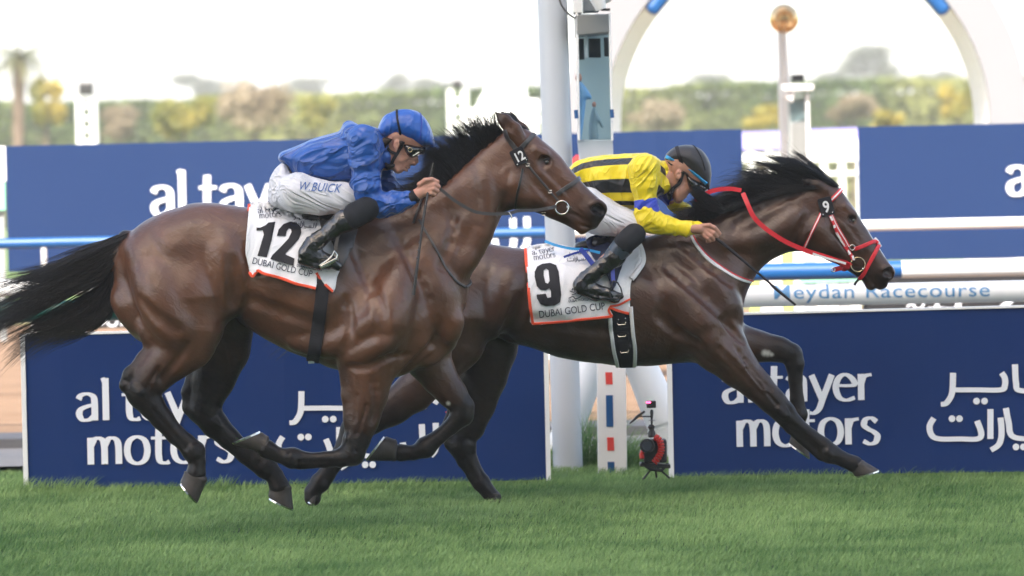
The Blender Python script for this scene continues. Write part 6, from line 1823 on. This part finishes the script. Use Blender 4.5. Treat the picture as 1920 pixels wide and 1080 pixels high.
shirtB, bvSB = garment('shirt', f, M['stripes'], jB, .013, 9, (2.2, 1, 1), 6, bandattr, ang=.1)
f = box_field([(1190,300),(1310,445)], YB, .0045, YB - .36, YB)
w2([(1208,318,30),(1209,345,25),(1211,370,20)], -.20, .9, .02)
w2([(1212,395,21),(1214,410,23),(1222,414,21),(1250,424,17),(1285,428,13.5),(1307,428,12.5)], -.20, .9, .015)
w2([(1211,370,19),(1213,400,20)], -.20, .9, .01)
garment('sleeve', f, M['yellow'], shirtB, .013, 13, (1, 1, 1.2), 7)
f = box_field([(1190,370),(1235,410)], YB, .0045, YB - .32, YB - .08, 20)
w2([(1211,378,22),(1214,396,22.5)], -.20, .9, .004)
for d_ in ((1206,352,24),(1220,422,24)):
    w2([d_], -.20, 1, .002) if False else None
arm, _ = garment('armband', f, M['armband'], shirtB, .005, 13)
# cut the band to a flat cuff shape
bm = bmesh.new(); bm.from_mesh(arm.data)
p1, p2 = at(1210, 373, YB - .2), at(1214, 401, YB - .2); ax = (p2 - p1).normalized()
bmesh.ops.bisect_plane(bm, geom=bm.verts[:] + bm.edges[:] + bm.faces[:], plane_co=p1, plane_no=-ax, clear_outer=True)
bmesh.ops.bisect_plane(bm, geom=bm.verts[:] + bm.edges[:] + bm.faces[:], plane_co=p2, plane_no=ax, clear_outer=True)
bm.to_mesh(arm.data); bm.free()
f = box_field([(1210,300),(1330,430)], YB, .006, YB, YB + .34)
w2([(1222,322,24),(1240,352,15),(1258,378,12)], .15, .9, .02)
garment('sleeve', f, M['armband'], shirtB, .01, 13)
f = box_field([(1240,350),(1330,430)], YB, .006, YB, YB + .34)
w2([(1262,383,12.5),(1285,395,11.5),(1308,410,11)], .15, .9, .02)
garment('sleeve', f, M['yellow'], shirtB, .01, 13)
f = box_field([(1235,300),(1262,370)], YB, .0048, YB - .14, YB + .14)
w2([(1244,318,16),(1243,345,19)], 0, 1.3, .01); garment('collar', f, M['yellow'], shirtB, .006, 14)
# breeches
f = box_field([(1050,330),(1215,450)], YB, .0048, YB - .34, YB + .34)
f.poly(catmull([(1068,335),(1055,355),(1055,385),(1068,410),(1095,430),(1118,440),(1145,443),(1165,436),(1185,420),(1188,402),(1160,392),(1130,384),(1100,365)], 3, True), [(1080,375,34,58),(1130,410,26,60)], YB, k=.01)
for s_ in (-.16, .16):
    w2([(1100,388,38),(1135,407,31),(1165,416,26),(1186,425,23),(1190,436,20)], s_, .95, .03)
garment('breeches', f, M['breeches'], jB, .007, 9, (1, 1, 3.0), 13, ang=.75)
for sd in (-1, 1):
    f = box_field([(1070,420),(1215,570)], YB, .0045, YB + sd * .30 - .1, YB + sd * .30 + .1, 14)
    yc = sd * .30
    w2([(1168,462,20),(1152,482,17.5),(1132,500,15.5),(1112,514,14),(1100,522,14)], yc, .85, .015)
    w2([(1098,524,14),(1090,534,13.5),(1098,540,11)], yc, .8, .012)
    w2([(1090,536,13),(1118,545,11),(1145,552,9),(1163,556,7)], yc, .85, .015)
    w2([(1086,545,6),(1115,557,6),(1158,563,5)], yc, 1.6, .006)
    bt, bvb = garment('boot', f, M['boot'], jB, .009, 16, (1, 1, 1), 15)
    f2 = box_field([(1160,425),(1215,470)], YB, .005, YB + sd * .27 - .11, YB + sd * .27 + .11, 20)
    w2([(1189,440,21.5,sd*-.03),(1172,455,21)], yc + sd * .01, .9, .01, f2)
    kc, bvk = garment('knee_cover', f2, M['knee'], bt)
    f2 = box_field([(1135,455),(1180,490)], YB, .005, YB + sd * .30 - .1, YB + sd * .30 + .1, 20)
    w2([(1164,466,20.5),(1155,477,19)], yc, .88, .006, f2)
    garment('boot_top', f2, M['boot_top'], bt)
drape_quads('emblem', nib([[(1172,435),(1178,442),(1184,452)],[(1174,437),(1182,446),(1188,455)],[(1186,439),(1189,441)]], 1.6, 1.2), bvk, M['whitec'], kc, .003) if False else None
capB, bvC = cap(jB, [(1246,300),(1248,291),(1256,282),(1268,275),(1284,272),(1298,273),(1312,279),(1323,290),(1331,306),(1334,325),(1332,342),(1329,354),(1320,348),(1306,336),(1290,324),(1272,312),(1256,304)],
    [(1285,295,38,36),(1310,315,34,35),(1325,338,14,28),(1256,295,14,28)], YB, M['cap_dark'], [(1316,345,3.0),(1324,350,2.6),(1330,355,1.8)],
    [([(1250,294),(1262,300),(1274,308)], 6, 'band_blue'),([(1284,313),(1298,322),(1312,333),(1325,344)], 6, 'band_blue'),([(1269,276),(1273,290),(1278,305),(1283,318)], 7, 'number_black'),([(1300,273),(1309,285),(1317,302),(1322,320)], 1.2, 'number_black')], .002)
f = box_field([(1245,295),(1330,360)], YB, .005, YB - .12, YB + .12)
f.poly(catmull([(1248,300),(1262,306),(1278,315),(1292,326),(1290,334),(1280,326),(1270,316),(1256,312)], 3, True), [(1270,312,8,29)], YB, k=.004, smooth=0)
garment('hair', f, M['jhair'], jB)
f = box_field([(1285,325),(1335,365)], YB, .004, YB - .12, YB + .12)
f.poly(catmull([(1284,324),(1305,336),(1327,350),(1324,358),(1314,362),(1305,364),(1297,358),(1288,348),(1285,336)], 3, True), [(1300,345,10,26),(1318,352,7,18)], YB, k=.004, smooth=1)
garment('goggles', f, M['goggle'], jB)
strapobj('chin_strap', bvBB, [(1280,322),(1274,342),(1264,352),(1256,366)], 6, YB, 'number_black', jB, .006, .004)
f = box_field([(1250,345),(1272,378)], YB, .004, YB - .09, YB + .09, 14)
w2([(1262,352,4.5),(1256,364,5.5),(1256,371,4.5)], 0, 5, .006, f); garment('chin_cup', f, M['number_black'], jB)
wB, _ = whip('dark whip pointing down ahead of the yellow jockey\'s near hand', [(1318,428,YB+FB,2.6),(1338,444,YB+FB-.003,3.0),(1360,460,YB+FB-.02,3.4),(1400,494,YB+FB-.05,2.8),(1440,528,YB+FB-.06,2.4),(1454,541,YB+FB-.07,3.2),(1492,572,YB+FB-.09,2.4)], 'number_black')

# ------------------------------------------------------------------ remote camera on the turf
rc = thing('remote_camera', 'black remote camera with a red segmented arm standing on the turf', 'camera', at(1224, 890, 2.55))
yc = 2.55
def P3(px, py, dy=0): return at(px, py, yc + dy)
M['redarm'] = mat('red_arm', (.62, .03, .02), .4, .5)
M['led'] = mat('red_display', (.6, .02, .06), .4, emit=(1, .05, .15), emits=3)
mb = MB(); mb.box(P3(1228, 845), (.13, .11, .13)); mb.build('camera_body', M['dark'], rc, bevel=.012)
mb = MB(); mb.tube([P3(1216, 836, -.05), P3(1213, 836, -.13)], [.036, .04], 20); mb.build('lens', M['dark'], rc, True)
mb = MB(); mb.tube([P3(1213, 836, -.13), P3(1213, 836, -.135)], [.030, .028], 20); mb.build('lens_glass', M['goggle'], rc, True)
C = catmull([P3(1228, 819, -.05), P3(1237, 826, -.06), P3(1240, 842, -.065), P3(1236, 855, -.07), P3(1226, 868, -.07)], 3)
for k in range(0, len(C) - 1, 1):
    a = Vector(C[k]); b_ = Vector(C[k + 1]); mb = MB(); mb.tube([a, a.lerp(b_, .15), a.lerp(b_, .8), a.lerp(b_, .9)], [.012, .019, .019, .012], 12); mb.build('arm_segment', M['redarm'], rc, True)
C = catmull([P3(1208, 845, -.06), P3(1203, 850, -.06), P3(1204, 860, -.07)], 2)
for k in range(len(C) - 1):
    a = Vector(C[k]); b_ = Vector(C[k + 1]); mb = MB(); mb.tube([a, b_], .013, 10); mb.build('arm_segment', M['redarm'], rc, True)
mb = MB(); mb.box(P3(1228, 872), (.17, .12, .02), Matrix.Rotation(.08, 3, 'Y')); mb.build('base_plate', M['dark'], rc, bevel=.004)
mb = MB(); mb.tube([P3(1203, 868, -.03), P3(1220, 880, -.05), P3(1240, 882, -.05), P3(1252, 870, -.02)], .010, 8); mb.build('cable', M['dark'], rc, True)
for dx, dy in ((-.07, -.05), (.08, -.03), (.01, .08)):
    c0 = P3(1228, 872); mb = MB(); mb.tube([c0, Vector((c0.x + dx, c0.y + dy, .0))], .006, 8); mb.build('foot', M['dark'], rc)
mb = MB(); mb.tube([P3(1222, 820), P3(1222, 812), P3(1222, 806), P3(1221, 800), P3(1221, 796)], [.020, .022, .014, .020, .010], 14); mb.build('ball_head', M['dark'], rc, True)
mb = MB(); mb.tube([P3(1222, 797), P3(1222, 789), P3(1222, 788), P3(1222, 787), P3(1222, 772), P3(1222, 768)], [.005, .006, .024, .006, .010, .006], 14); mb.build('column', M['dark'], rc, True)
mb = MB(); mb.box(P3(1221, 758), (.052, .04, .040)); mb.build('top_camera', M['dark'], rc, bevel=.004)
mb = MB(); mb.box(P3(1216, 754.5, -.022), (.024, .004, .008)); mb.build('display', M['led'], rc)
mb = MB(); mb.tube([P3(1181, 794), P3(1195, 781), P3(1209, 771)], [.004, .009, .006], 8); mb.build('side_arm', M['dark'], rc, True)
mb = MB(); mb.tube([P3(1197, 781), P3(1220, 781)], .004, 8); mb.build('side_arm', M['dark'], rc, True)

# turf kicked up by the hooves
mb = MB()
for cx, cy, n, sp, Y in ((455,815,10,12,-.15),(235,875,10,14,.2),(560,900,10,18,1.4),(345,905,8,14,-.1),(905,905,8,18,1.6),(1600,895,10,30,1.4),(250,640,5,12,0)):
    for k in range(n):
        p = at(cx + rng.gauss(0, sp), cy + rng.gauss(0, sp * .6), Y); s_ = rng.uniform(.001, .0035)
        mb.ball(p, s_, 5, 4, (1, .8, rng.uniform(.5, 2.2)), Matrix.Rotation(rng.random() * 3, 3, 'Y'))
tag(mb.build('flying_turf', M['soil']), 'small bits of turf and soil flying up around the hooves', 'turf', kind='stuff')
